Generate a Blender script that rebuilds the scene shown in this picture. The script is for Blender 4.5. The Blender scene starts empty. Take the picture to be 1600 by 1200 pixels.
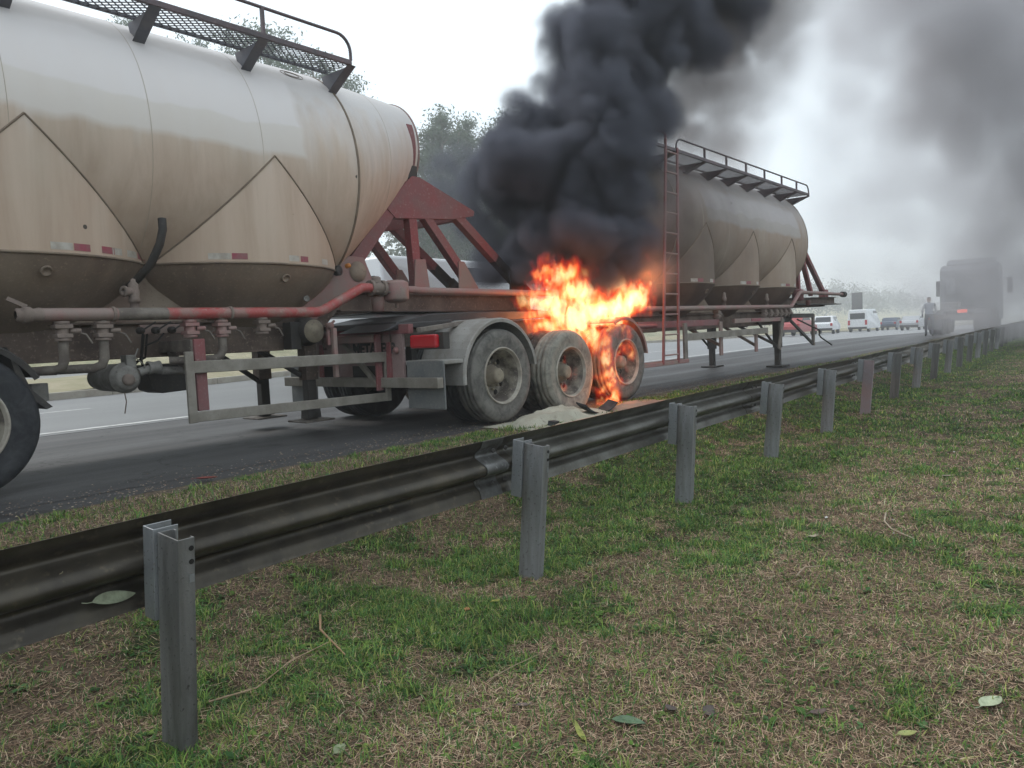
import bpy, bmesh, math, random
import numpy as np
from math import sin, cos, pi, sqrt, atan2, radians
from mathutils import Vector, Matrix

random.seed(7)
rng = np.random.default_rng(7)
sc = bpy.context.scene
COL = sc.collection

# ------------------------------------------------------------------ camera
F_PX, PITCH, ROLL, CAM_Z = 1171.4, 0.0676, 0.0458, 1.345
ROAD_Z = 0.36
cd = bpy.data.cameras.new('camera'); cam = bpy.data.objects.new('camera', cd); COL.objects.link(cam)
cd.sensor_width = 36; cd.lens = F_PX / 1600 * 36; cd.clip_start = 0.05; cd.clip_end = 4000
uh = Vector((0, sin(PITCH), cos(PITCH))); fh = Vector((0, cos(PITCH), -sin(PITCH))); xh = Vector((1, 0, 0))
right = cos(ROLL) * xh - sin(ROLL) * uh; up = sin(ROLL) * xh + cos(ROLL) * uh
M = Matrix((right, up, -fh)).transposed().to_4x4(); M.translation = (0, 0, CAM_Z)
cam.matrix_world = M
sc.camera = cam

# ------------------------------------------------------------------ sky, sun, exposure
SUN_EL, SUN_AZ = radians(48), radians(-58)          # azimuth measured clockwise from +Y
w = bpy.data.worlds.new('World'); sc.world = w; w.use_nodes = True
nt = w.node_tree; nt.nodes.clear()
sky = nt.nodes.new('ShaderNodeTexSky'); sky.sky_type = 'NISHITA'; sky.sun_disc = False
sky.sun_elevation = SUN_EL; sky.sun_rotation = SUN_AZ; sky.air_density = 1.0; sky.dust_density = 2.0
mix = nt.nodes.new('ShaderNodeMix'); mix.data_type = 'RGBA'; mix.inputs[0].default_value = 0.86
nt.links.new(sky.outputs[0], mix.inputs[6]); mix.inputs[7].default_value = (12.6, 13.9, 14.8, 1)
bg = nt.nodes.new('ShaderNodeBackground'); bg.inputs[1].default_value = 0.10
wo = nt.nodes.new('ShaderNodeOutputWorld')
nt.links.new(mix.outputs[2], bg.inputs[0]); nt.links.new(bg.outputs[0], wo.inputs[0])
sl = bpy.data.lights.new('sun', 'SUN'); sl.energy = 1.5; sl.angle = radians(14); sl.color = (1, .95, .88)
sun = bpy.data.objects.new('sun', sl); COL.objects.link(sun)
sd = Vector((sin(SUN_AZ) * cos(SUN_EL), cos(SUN_AZ) * cos(SUN_EL), sin(SUN_EL)))
sun.rotation_euler = sd.to_track_quat('Z', 'Y').to_euler()
sc.view_settings.view_transform = 'Standard'; sc.view_settings.look = 'None'
sc.view_settings.exposure = 0.0; sc.view_settings.gamma = 1; sc.view_settings.use_curve_mapping = False
cy = sc.cycles
cy.max_bounces = 6; cy.diffuse_bounces = 2; cy.glossy_bounces = 2; cy.transmission_bounces = 2
cy.volume_bounces = 2; cy.transparent_max_bounces = 16
cy.volume_step_rate = 1.0; cy.volume_max_steps = 160
cy.use_denoising = True

# ------------------------------------------------------------------ helpers
def tag(o, label=None, cat=None, group=None, kind=None):
    if label: o['label'] = label
    if cat: o['category'] = cat
    if group: o['group'] = group
    if kind: o['kind'] = kind
    return o

def empty(name, loc=(0, 0, 0), rz=0, label=None, cat=None, group=None):
    o = bpy.data.objects.new(name, None); COL.objects.link(o)
    o.empty_display_size = .1; o.location = loc; o.rotation_euler = (0, 0, rz)
    return tag(o, label, cat, group)

class MB:
    def __init__(s): s.v = []; s.f = []; s.sm = []
    def add(s, vs, fs, smooth=False):
        b = len(s.v); s.v += [tuple(p) for p in vs]; s.f += [tuple(i + b for i in f) for f in fs]; s.sm += [smooth] * len(fs); return s
    def box(s, a, b):
        x0, y0, z0 = [min(p, q) for p, q in zip(a, b)]; x1, y1, z1 = [max(p, q) for p, q in zip(a, b)]
        return s.add([(x0, y0, z0), (x1, y0, z0), (x1, y1, z0), (x0, y1, z0), (x0, y0, z1), (x1, y0, z1), (x1, y1, z1), (x0, y1, z1)],
                     [(0, 3, 2, 1), (4, 5, 6, 7), (0, 1, 5, 4), (1, 2, 6, 5), (2, 3, 7, 6), (3, 0, 4, 7)])
    def bar(s, p, q, wd, ht, side=(0, 1, 0)):
        p = Vector(p); q = Vector(q); d = (q - p).normalized(); sd_ = Vector(side)
        sd_ = (sd_ - d * sd_.dot(d)).normalized(); u = d.cross(sd_).normalized()
        vs = []
        for c in (p, q):
            for a, b in ((-1, -1), (1, -1), (1, 1), (-1, 1)): vs.append(c + sd_ * a * wd / 2 + u * b * ht / 2)
        return s.add(vs, [(0, 1, 2, 3), (7, 6, 5, 4), (0, 4, 5, 1), (1, 5, 6, 2), (2, 6, 7, 3), (3, 7, 4, 0)])
    def tube(s, pts, r, n=10, cap=True, rs=None):
        pts = [Vector(p) for p in pts]; vs = []; fs = []; prev = None
        for i, p in enumerate(pts):
            d = (pts[min(i + 1, len(pts) - 1)] - pts[max(i - 1, 0)]).normalized()
            if prev is None:
                a = Vector((0, 0, 1)) if abs(d.z) < .9 else Vector((1, 0, 0))
                a = (a - d * a.dot(d)).normalized()
            else: a = (prev - d * prev.dot(d)).normalized()
            prev = a; b = d.cross(a); rr = rs[i] if rs else r
            for k in range(n):
                t = 2 * pi * k / n; vs.append(p + (a * cos(t) + b * sin(t)) * rr)
        for i in range(len(pts) - 1):
            for k in range(n):
                k2 = (k + 1) % n; fs.append((i * n + k, i * n + k2, (i + 1) * n + k2, (i + 1) * n + k))
        s.add(vs, fs, True)
        if cap:
            m = len(pts) - 1
            s.add(vs[:n], [tuple(range(n - 1, -1, -1))]); s.add(vs[m * n:], [tuple(range(n))])
        return s
    def lathe(s, c, axis, prof, n=32, a0=0, a1=2 * pi, smooth=True, ref=None):
        """prof: list of (along axis, radius)"""
        c = Vector(c); ax = Vector(axis).normalized()
        rf = Vector(ref) if ref else (Vector((0, 0, 1)) if abs(ax.z) < .9 else Vector((1, 0, 0)))
        rf = (rf - ax * rf.dot(ax)).normalized(); b = ax.cross(rf); full = abs(a1 - a0 - 2 * pi) < 1e-6
        m = n if full else n + 1; vs = []; fs = []
        for (h, r) in prof:
            for k in range(m):
                t = a0 + (a1 - a0) * k / n; vs.append(c + ax * h + (rf * cos(t) + b * sin(t)) * max(r, 1e-4))
        for i in range(len(prof) - 1):
            for k in range(n):
                k2 = (k + 1) % m if full else k + 1
                fs.append((i * m + k, i * m + k2, (i + 1) * m + k2, (i + 1) * m + k))
        return s.add(vs, fs, smooth)
    def prism(s, poly, y0, y1, plane='xz'):
        n = len(poly)
        if plane == 'xz': vs = [(a, y0, b) for a, b in poly] + [(a, y1, b) for a, b in poly]
        elif plane == 'yz': vs = [(y0, a, b) for a, b in poly] + [(y1, a, b) for a, b in poly]
        else: vs = [(a, b, y0) for a, b in poly] + [(a, b, y1) for a, b in poly]
        fs = [tuple(range(n)), tuple(range(2 * n - 1, n - 1, -1))] + [(i, i + n, (i + 1) % n + n, (i + 1) % n) for i in range(n)]
        return s.add(vs, fs)
    def build(s, name, m=None, parent=None, label=None, bevel=0, loc=None, fix=True, seg=2):
        me = bpy.data.meshes.new(name); me.from_pydata(s.v, [], s.f)
        me.polygons.foreach_set('use_smooth', s.sm)
        if fix:
            bm = bmesh.new(); bm.from_mesh(me); bmesh.ops.recalc_face_normals(bm, faces=bm.faces[:]); bm.to_mesh(me); bm.free()
        me.update()
        if m: me.materials.append(m)
        o = bpy.data.objects.new(name, me); COL.objects.link(o)
        if parent: o.parent = parent
        if loc: o.location = loc
        if bevel:
            b = o.modifiers.new('bevel', 'BEVEL'); b.width = bevel; b.segments = seg; b.limit_method = 'ANGLE'; b.angle_limit = radians(40)
        if label: o['label'] = label
        return o

def copy_tree(o, parent=None):
    c = o.copy(); COL.objects.link(c); c.parent = parent
    for ch in list(o.children): copy_tree(ch, c)
    return c

def raw_mesh(name, V, Fq, mat_, cols=None, parent=None, smooth=False):
    """V (n,3) array, Fq (m,k) array of equal-length faces, cols (n,3) optional colour attribute"""
    me = bpy.data.meshes.new(name); n = len(V); m, k = Fq.shape
    me.vertices.add(n); me.vertices.foreach_set('co', V.astype(np.float32).ravel())
    me.loops.add(m * k); me.loops.foreach_set('vertex_index', Fq.astype(np.int32).ravel())
    me.polygons.add(m); me.polygons.foreach_set('loop_start', (np.arange(m) * k).astype(np.int32))
    me.polygons.foreach_set('loop_total', np.full(m, k, np.int32))
    if smooth: me.polygons.foreach_set('use_smooth', np.ones(m, bool))
    if cols is not None:
        a = me.color_attributes.new('Col', 'FLOAT_COLOR', 'POINT')
        c4 = np.ones((n, 4), np.float32); c4[:, :3] = cols; a.data.foreach_set('color', c4.ravel())
    me.update(); me.validate()
    me.materials.append(mat_)
    o = bpy.data.objects.new(name, me); COL.objects.link(o)
    if parent: o.parent = parent
    return o

# vectorised value noise
_perm = np.random.default_rng(3).random((256, 256))
def vnoise(x, y):
    xi = np.floor(x).astype(int); yi = np.floor(y).astype(int); fx = x - xi; fy = y - yi
    fx = fx * fx * (3 - 2 * fx); fy = fy * fy * (3 - 2 * fy)
    g = lambda a, b: _perm[a & 255, b & 255]
    return (g(xi, yi) * (1 - fx) + g(xi + 1, yi) * fx) * (1 - fy) + (g(xi, yi + 1) * (1 - fx) + g(xi + 1, yi + 1) * fx) * fy
def fbm(x, y, o=4):
    s = 0; a = .5; t = 0
    for i in range(o):
        s = s + a * vnoise(x * 2 ** i + 17.3 * i, y * 2 ** i + 9.1 * i); t += a; a *= .55
    return s / t

# ------------------------------------------------------------------ materials
def newmat(name):
    m = bpy.data.materials.new(name); m.use_nodes = True; t = m.node_tree; t.nodes.clear()
    out = t.nodes.new('ShaderNodeOutputMaterial'); p = t.nodes.new('ShaderNodeBsdfPrincipled')
    t.links.new(p.outputs[0], out.inputs[0]); return m, t, p, out
def N(t, ty, **kw):
    n = t.nodes.new(ty)
    for k, v in kw.items(): setattr(n, k, v)
    return n
def mixc(t, fac, a, b, blend='MIX'):
    n = N(t, 'ShaderNodeMix', data_type='RGBA', blend_type=blend)
    for i, v in ((0, fac), (6, a), (7, b)):
        if hasattr(v, 'is_linked') or isinstance(v, bpy.types.NodeSocket): t.links.new(v, n.inputs[i])
        else: n.inputs[i].default_value = v if i == 0 else (*v, 1) if len(v) == 3 else v
    return n.outputs[2]
def noise(t, vec, scale, detail=5, rough=.55, dist=0):
    n = N(t, 'ShaderNodeTexNoise'); n.inputs['Scale'].default_value = scale; n.inputs['Detail'].default_value = detail
    n.inputs['Roughness'].default_value = rough; n.inputs['Distortion'].default_value = dist
    if vec is not None: t.links.new(vec, n.inputs['Vector'])
    return n.outputs['Fac']
def ramp(t, fac, stops, interp='LINEAR'):
    n = N(t, 'ShaderNodeValToRGB'); cr = n.color_ramp; cr.interpolation = interp
    while len(cr.elements) < len(stops): cr.elements.new(.5)
    for e, (p, c) in zip(cr.elements, stops): e.position = p; e.color = (*c, 1) if hasattr(c, '__len__') else (c, c, c, 1)
    t.links.new(fac, n.inputs[0]); return n.outputs[0]
def mth(t, op, a, b=None, clamp=False):
    n = N(t, 'ShaderNodeMath', operation=op, use_clamp=clamp)
    for i, v in ((0, a), (1, b)):
        if v is None: continue
        if isinstance(v, bpy.types.NodeSocket): t.links.new(v, n.inputs[i])
        else: n.inputs[i].default_value = v
    return n.outputs[0]
def mapping(t, vec, scale=(1, 1, 1), loc=(0, 0, 0)):
    n = N(t, 'ShaderNodeMapping'); n.inputs['Scale'].default_value = scale; n.inputs['Location'].default_value = loc
    t.links.new(vec, n.inputs[0]); return n.outputs[0]
def coords(t, kind='Object'):
    return N(t, 'ShaderNodeTexCoord').outputs[kind]
def bump(t, p, h, strength=.3, dist=.01):
    n = N(t, 'ShaderNodeBump'); n.inputs['Strength'].default_value = strength; n.inputs['Distance'].default_value = dist
    t.links.new(h, n.inputs['Height']); t.links.new(n.outputs[0], p.inputs['Normal'])

def worn(name, c1, c2, c3=None, scale=3, rough=.6, metal=0, streak=False, bstr=.15, fine=40, lo=.38, hi=.62, spec=.5):
    """paint or metal c1 with patches c2 and small specks c3"""
    m, t, p, _ = newmat(name); co = coords(t)
    vec = mapping(t, co, (1, 1, .18) if streak else (1, 1, 1))
    a = noise(t, vec, scale, 6, .6, .3)
    c = mixc(t, ramp(t, a, [(lo, 0), (hi, 1)]), c1, c2)
    fn = noise(t, co, fine, 3)
    if c3: c = mixc(t, ramp(t, fn, [(.6, 0), (.72, .8)]), c, c3)
    c = mixc(t, .25, c, mixc(t, fn, (.3, .3, .3), (1, 1, 1)), 'MULTIPLY')
    t.links.new(c, p.inputs['Base Color']); p.inputs['Metallic'].default_value = metal
    t.links.new(ramp(t, a, [(.3, rough * .85), (.7, min(1, rough * 1.15))]), p.inputs['Roughness'])
    p.inputs['Specular IOR Level'].default_value = spec
    bump(t, p, fn, bstr, .004); return m

def tank_mat(name, patch, tint=(1, 1, 1), soot_shade=None):
    """patch = (x0, x1, z0, z1) of the repainted lettering area; soot = x below which the skin is sooty, with smoke shade and fire glow painted in"""
    m, t, p, _ = newmat(name); co = coords(t)
    sep = N(t, 'ShaderNodeSeparateXYZ'); t.links.new(co, sep.inputs[0]); X, Z = sep.outputs[0], sep.outputs[2]
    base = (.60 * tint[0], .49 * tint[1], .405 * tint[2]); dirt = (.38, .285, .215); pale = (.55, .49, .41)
    st = noise(t, mapping(t, co, (2.2, 2.2, .22)), 2.2, 7, .62, .4)
    c = mixc(t, ramp(t, st, [(.38, 0), (.68, .75)]), base, dirt)
    big = noise(t, co, .9, 4)
    c = mixc(t, ramp(t, big, [(.45, 0), (.7, .6)]), c, pale)
    # road film and rain streaks: heavier low down
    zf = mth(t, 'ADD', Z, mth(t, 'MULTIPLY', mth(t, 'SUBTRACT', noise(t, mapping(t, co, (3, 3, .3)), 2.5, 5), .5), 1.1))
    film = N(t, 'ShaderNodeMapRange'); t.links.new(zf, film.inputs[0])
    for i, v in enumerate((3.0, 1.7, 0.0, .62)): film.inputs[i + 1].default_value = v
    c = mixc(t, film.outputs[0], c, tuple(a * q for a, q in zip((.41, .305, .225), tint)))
    chalk = N(t, 'ShaderNodeMapRange'); t.links.new(zf, chalk.inputs[0])
    for i, v in enumerate((2.7, 3.5, 0.0, .85)): chalk.inputs[i + 1].default_value = v
    c = mixc(t, chalk.outputs[0], c, tuple(a * q for a, q in zip((.64, .625, .625), tint)))
    # repainted patch with wavering edges
    nx = mth(t, 'MULTIPLY', mth(t, 'SUBTRACT', noise(t, mapping(t, co, (1, 1, 1)), 1.7, 2), .5), .28)
    Zn = mth(t, 'ADD', Z, nx); Xn = mth(t, 'ADD', X, nx)
    def step(v, e, s, wd=.035):
        n = N(t, 'ShaderNodeMapRange'); t.links.new(v, n.inputs[0])
        n.inputs[1].default_value = e - wd * s; n.inputs[2].default_value = e + wd * s; n.inputs[3].default_value = 0; n.inputs[4].default_value = 1
        return n.outputs[0]
    x0, x1, z0, z1 = patch
    msk = mth(t, 'MULTIPLY', mth(t, 'MULTIPLY', step(Xn, x0, 1), step(Xn, x1, -1)), mth(t, 'MULTIPLY', step(Zn, z0, 1), step(Zn, z1, -1)))
    tone = mixc(t, step(Zn, z0 + (z1 - z0) * .38, 1, .015), tuple(a * q for a, q in zip((.66, .625, .59), tint)), tuple(a * q for a, q in zip((.72, .69, .685), tint)))
    c = mixc(t, mth(t, 'MULTIPLY', msk, .85), c, tone)
    if soot_shade is not None:
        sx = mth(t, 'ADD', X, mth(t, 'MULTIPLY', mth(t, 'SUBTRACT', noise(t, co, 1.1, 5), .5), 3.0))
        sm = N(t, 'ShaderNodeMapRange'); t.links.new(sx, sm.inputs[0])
        for i, v in enumerate((soot_shade + 2.4, soot_shade - 1.6, 0.0, .88)): sm.inputs[i + 1].default_value = v
        c = mixc(t, sm.outputs[0], c, (.06, .045, .04))  # reddish sooty tone, also painting in smoke shade and fire glow
    # chips
    vo = N(t, 'ShaderNodeTexVoronoi'); vo.inputs['Scale'].default_value = 5; t.links.new(co, vo.inputs['Vector'])
    ch = mth(t, 'MULTIPLY', mth(t, 'LESS_THAN', vo.outputs['Distance'], .09), mth(t, 'GREATER_THAN', noise(t, co, 1.3, 2), .60))
    c = mixc(t, ch, c, (.07, .06, .05))
    t.links.new(c, p.inputs['Base Color']); p.inputs['Roughness'].default_value = .8; p.inputs['Metallic'].default_value = .0; p.inputs['Specular IOR Level'].default_value = .3
    h = mth(t, 'ADD', mth(t, 'MULTIPLY', noise(t, mapping(t, co, (1, 1, .3)), 3, 3), 1.0), mth(t, 'MULTIPLY', noise(t, co, 40, 3), .08))
    bump(t, p, h, .12, .02); return m

def vcol_mat(name, rough=.85, trans=.0, mul=(1, 1, 1)):
    m, t, p, out = newmat(name)
    a = N(t, 'ShaderNodeVertexColor', layer_name='Col')
    t.links.new(a.outputs[0], p.inputs['Base Color']); p.inputs['Roughness'].default_value = rough
    p.inputs['Specular IOR Level'].default_value = .25
    if trans:
        tr = N(t, 'ShaderNodeBsdfTranslucent'); t.links.new(a.outputs[0], tr.inputs[0])
        mx = N(t, 'ShaderNodeMixShader'); mx.inputs[0].default_value = trans
        t.links.new(p.outputs[0], mx.inputs[1]); t.links.new(tr.outputs[0], mx.inputs[2]); t.links.new(mx.outputs[0], out.inputs[0])
    return m
def plain(name, c, rough=.5, metal=0, emit=None, es=1, spec=.5):
    m, t, p, _ = newmat(name); p.inputs['Base Color'].default_value = (*c, 1); p.inputs['Roughness'].default_value = rough
    p.inputs['Metallic'].default_value = metal; p.inputs['Specular IOR Level'].default_value = spec
    if emit: p.inputs['Emission Color'].default_value = (*emit, 1); p.inputs['Emission Strength'].default_value = es
    return m

M_red = worn('red frame paint', (.25, .05, .055), (.20, .10, .10), (.27, .20, .18), 2.2, .65, lo=.3, hi=.6)
M_redbright = worn('bright red pipe paint', (.36, .065, .06), (.28, .16, .14), (.32, .23, .20), 6, .5, lo=.44, hi=.60)
M_redpipe = worn('dusty red pipe paint', (.30, .15, .14), (.26, .20, .175), (.20, .15, .13), 4, .6, lo=.35, hi=.6)
M_greydust = worn('dusty grey metal', (.20, .175, .15), (.13, .11, .095), (.27, .24, .2), 8, .8)
M_fitting = worn('dusty cast fitting', (.19, .15, .125), (.24, .19, .165), (.12, .09, .08), 14, .85)
M_chassis = worn('dusty chassis paint darkened for shade', (.15, .11, .085), (.07, .05, .042), (.25, .19, .15), 3, .8, lo=.35, hi=.65)  # dusty paint, darkened so its colour carries some underbody shade
M_chassislight = worn('cream chassis paint', (.31, .25, .19), (.20, .14, .11), (.14, .10, .08), 2.5, .75)
M_dark = worn('steel darkened for shade', (.028, .026, .026), (.05, .045, .04), (.08, .07, .06), 6, .7)  # toned down to put underbody shade into the steel colour
M_black = worn('black greased plate', (.012, .012, .014), (.03, .028, .028), None, 4, .35)
M_alu = worn('weathered aluminium guard', (.29, .27, .235), (.21, .19, .16), (.15, .13, .11), 5, .6, .25, fine=60)
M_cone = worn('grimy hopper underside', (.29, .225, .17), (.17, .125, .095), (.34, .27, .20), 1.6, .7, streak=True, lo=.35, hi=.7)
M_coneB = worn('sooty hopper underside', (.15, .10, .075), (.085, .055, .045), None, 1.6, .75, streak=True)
M_seam = worn('dirt in weld seam', (.16, .12, .09), (.24, .19, .14), None, 5, .85)
M_seamlight = worn('faint weld seam', (.38, .32, .25), (.48, .43, .35), None, 5, .8)
M_walk = worn('walkway angle steel', (.13, .09, .10), (.09, .08, .09), (.2, .13, .13), 5, .55)
M_walkblue = worn('bracket primer', (.10, .105, .13), (.15, .145, .16), None, 5, .6)
M_refl_w = worn('white reflective tape', (.50, .47, .42), (.36, .32, .27), None, 9, .5)
M_refl_r = worn('red reflective tape', (.30, .045, .075), (.25, .11, .11), None, 9, .5)
M_fender = worn('grey plastic mudguard', (.34, .33, .31), (.25, .235, .21), (.17, .15, .13), 4, .65)
M_flap = worn('grey mudflap', (.13, .14, .145), (.18, .185, .18), (.24, .23, .2), 5, .7)
M_hub = worn('hub in clay dust', (.30, .26, .19), (.22, .185, .14), (.14, .12, .1), 8, .85)
M_rim = worn('dusty wheel rim', (.25, .225, .18), (.085, .07, .058), (.33, .3, .25), 4, .7, lo=.42, hi=.56)
M_lip = worn('pale rim lip', (.42, .39, .33), (.27, .24, .2), None, 6, .6)
M_reser = worn('dusty grey air reservoir', (.28, .27, .25), (.19, .18, .165), (.12, .11, .1), 12, .8)
M_hole = plain('hollow black', (.012, .011, .01), .9)
M_lampred = plain('red lamp lens', (.42, .012, .02), .18)
M_orange = plain('orange marker lens', (.45, .17, .03), .3)
M_letters = plain('black lettering', (.03, .03, .03), .6)
M_panel = worn('dusty pink rear panel', (.28, .20, .19), (.22, .14, .135), (.16, .12, .11), 4, .7)

def rubber(name, c1, c2, dusty=.5, char=False):
    m, t, p, _ = newmat(name); co = coords(t)
    a = noise(t, co, 7, 6, .65, .6)
    c = mixc(t, ramp(t, a, [(.5 - dusty * .25, 0), (.75 - dusty * .2, 1)]), c1, c2)
    fn = noise(t, co, 60, 3)
    c = mixc(t, .3, c, mixc(t, fn, (.3, .3, .3), (1, 1, 1)), 'MULTIPLY')
    t.links.new(c, p.inputs['Base Color']); p.inputs['Roughness'].default_value = .72; p.inputs['Specular IOR Level'].default_value = .35
    bump(t, p, mth(t, 'ADD', fn, a), .3, .004); return m
M_tyre = rubber('clean dark tyre', (.018, .02, .024), (.05, .052, .056), .35)
M_tyre_d = rubber('tyre caked in grey dust', (.065, .062, .058), (.18, .172, .155), .75)
M_tyre_pale = rubber('flat tyre coated in pale dust', (.10, .095, .082), (.30, .285, .24), .9)
M_tyre_burn = rubber('tyre scorched by fire', (.02, .015, .013), (.13, .11, .09), .5)

# ------------------------------------------------------------------ frames of reference
ROAD_O = np.array([-3.29, 4.71]); ROAD_H = radians(38.8)
RF = np.array([sin(ROAD_H), cos(ROAD_H)]); RA = np.array([-cos(ROAD_H), sin(ROAD_H)])
def rd(u, w_, z=0): p = ROAD_O + RF * u + RA * w_; return (p[0], p[1], z)
GO = np.array([-1.135, 2.4218]); GH = 0.652
GF = np.array([sin(GH), cos(GH)]); GA = np.array([-cos(GH), sin(GH)])
def drop(u): return np.where(u > 35, (u - 35) * .0115, 0.0)          # the road falls away in the distance
def ground_z(x, y):
    dx = x - ROAD_O[0]; dy = y - ROAD_O[1]
    u = dx * RF[0] + dy * RF[1]; w_ = dx * RA[0] + dy * RA[1]
    s = np.clip((w_ + 2.5) / 1.7, 0, 1); s = s * s * (3 - 2 * s)
    bmp = (fbm(x * .9, y * .9, 3) - .5) * .07 + (fbm(x * 6 + 5, y * 6, 3) - .5) * .03
    z = s * (ROAD_Z - .015) + bmp * (1 - .8 * s)
    z = np.where(w_ > .02, ROAD_Z - .02 , z)
    z = np.where(w_ > -.25, np.minimum(z, ROAD_Z - .012), z)
    return z - drop(u) * np.clip((w_ + 6) / 6, 0, 1) - np.where(w_ < -6, np.clip((u - 35) * .0, 0, 1), 0)

# ------------------------------------------------------------------ setting: ground
def patch_green(x, y):
    g = fbm(x * .55 + 3, y * .55 + 8, 3) * .36 + fbm(x * 2.3, y * 2.3 + 30, 3) * .34 + fbm(x * 6.5 + 7, y * 6.5, 3) * .30
    # greener along the rail and far to the right, drier trodden ground nearer
    dx = x - GO[0]; dy = y - GO[1]; wv = dx * GA[0] + dy * GA[1]; uv = dx * GF[0] + dy * GF[1]
    g = g + .075 * np.exp(-((wv - .15) / .60) ** 2) - .02 * np.exp(-((uv) / 1.8) ** 2) - .05 * np.exp(-((wv + 1.3) / .9) ** 2) * (uv > .5) + .09 * np.clip((uv - 10) / 18, 0, 1)
    return np.clip((g - .478) / .075, 0, 1)
def build_ground():
    us = np.concatenate([np.arange(-8, 10, .07), np.arange(10, 26, .16), np.arange(26, 60, .6), np.array([60, 70, 85, 110, 150, 220, 320, 480, 700, 1000])])
    us = np.concatenate([[-900, -500, -250, -120, -60, -30, -18, -12], us])
    ws = np.concatenate([[-900, -500, -250, -120, -60, -40, -28, -20, -15], np.arange(-12, -6, .25), np.arange(-6, .35, .07)])
    U, W = np.meshgrid(us, ws, indexing='ij')
    X = ROAD_O[0] + RF[0] * U + RA[0] * W; Y = ROAD_O[1] + RF[1] * U + RA[1] * W
    Z = ground_z(X, Y)
    n0, n1 = U.shape; idx = np.arange(n0 * n1).reshape(n0, n1)
    Fq = np.stack([idx[:-1, :-1], idx[1:, :-1], idx[1:, 1:], idx[:-1, 1:]], -1).reshape(-1, 4)
    V = np.stack([X, Y, Z], -1).reshape(-1, 3)
    g = patch_green(X, Y).ravel()[:, None]; f = fbm(X * 9, Y * 9, 3).ravel()[:, None]
    dry = np.array([.135, .10, .072]) * (.55 + .9 * f); grn = np.array([.055, .075, .030]) * (.6 + .8 * f)
    c = dry * (1 - g) + grn * g
    # bare verge at the road edge
    wv = W.ravel()[:, None]; e = np.clip((wv + 1.1) / .5, 0, 1); c = c * (1 - e * .7) + np.array([.17, .14, .11]) * (.5 + f) * e * .7
    m, t, p, _ = newmat('soil and thatch')
    a = N(t, 'ShaderNodeVertexColor', layer_name='Col'); pos = N(t, 'ShaderNodeNewGeometry').outputs['Position']
    n1_ = noise(t, pos, 55, 5, .7); n2_ = noise(t, pos, 9, 4)
    cc = mixc(t, .85, a.outputs[0], ramp(t, n1_, [(.3, (.25, .25, .25)), (.5, (.8, .8, .8)), (.72, (1.7, 1.6, 1.4))]), 'MULTIPLY')
    cc = mixc(t, .5, cc, ramp(t, n2_, [(.35, (.6, .6, .6)), (.65, (1.3, 1.3, 1.3))]), 'MULTIPLY')
    t.links.new(cc, p.inputs['Base Color']); p.inputs['Roughness'].default_value = .95; p.inputs['Specular IOR Level'].default_value = .1
    bump(t, p, n1_, .8, .03)
    o = raw_mesh('ground', V, Fq[:, ::-1], m, c, smooth=True); tag(o, kind='structure')
build_ground()

# ------------------------------------------------------------------ setting: road
def strip(name, wa, wb, us, z, m, th=0):
    """sheet between offsets wa(u) and wb(u) along the road"""
    mb = MB(); vs = []; K = 2
    for u in us:
        a = wa(u) if callable(wa) else wa; b = wb(u) if callable(wb) else wb
        for w_ in (a, b):
            p = rd(u, w_); vs.append((p[0], p[1], z - float(drop(u))))
    fs = [(2 * i, 2 * i + 1, 2 * i + 3, 2 * i + 2) for i in range(len(us) - 1)]
    mb.add(vs, fs)
    o = mb.build(name, m); return tag(o, kind='structure')
m, t, p, _ = newmat('asphalt'); pos = N(t, 'ShaderNodeNewGeometry').outputs['Position']
rot = N(t, 'ShaderNodeMapping'); rot.inputs['Rotation'].default_value = (0, 0, ROAD_H); t.links.new(pos, rot.inputs[0])
along = mapping(t, rot.outputs[0], (.8, .05, 1))
c = ramp(t, noise(t, pos, 160, 3, .7), [(.3, (.018, .018, .020)), (.55, (.040, .039, .041)), (.75, (.10, .098, .095))])  # shoulder tone lowered to paint in the deep shade beside the trailers
c = mixc(t, ramp(t, noise(t, along, 1.2, 5), [(.4, 0), (.62, .45)]), c, (.075, .073, .074))
c = mixc(t, ramp(t, noise(t, pos, .7, 5), [(.5, 0), (.7, .4)]), c, (.035, .033, .032))
vo = N(t, 'ShaderNodeTexVoronoi', feature='DISTANCE_TO_EDGE'); vo.inputs['Scale'].default_value = .55
wp = N(t, 'ShaderNodeVectorMath', operation='ADD'); nz = N(t, 'ShaderNodeTexNoise'); nz.inputs['Scale'].default_value = 2.2; nz.inputs['Detail'].default_value = 6; t.links.new(pos, nz.inputs['Vector'])
t.links.new(pos, wp.inputs[0]); t.links.new(nz.outputs[1], wp.inputs[1]); t.links.new(wp.outputs[0], vo.inputs['Vector'])
ck = mth(t, 'MULTIPLY', mth(t, 'LESS_THAN', vo.outputs['Distance'], .007), mth(t, 'GREATER_THAN', noise(t, pos, .35, 2), .5))
c = mixc(t, mth(t, 'MULTIPLY', ck, .8), c, (.010, .010, .010))
oil = noise(t, pos, 1.7, 3); c = mixc(t, ramp(t, oil, [(.62, 0), (.70, .75)]), c, (.014, .013, .013))
t.links.new(c, p.inputs['Base Color']); t.links.new(ramp(t, noise(t, along, 2, 4), [(.3, .5), (.7, .78)]), p.inputs['Roughness'])
bump(t, p, noise(t, pos, 160, 3, .7), .7, .004); M_asph = m
m, t, p, _ = newmat('worn lane asphalt'); c = ramp(t, noise(t, N(t, 'ShaderNodeNewGeometry').outputs['Position'], 150, 3, .7), [(.3, (.10, .10, .102)), (.55, (.155, .155, .158)), (.75, (.22, .22, .22))])
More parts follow.
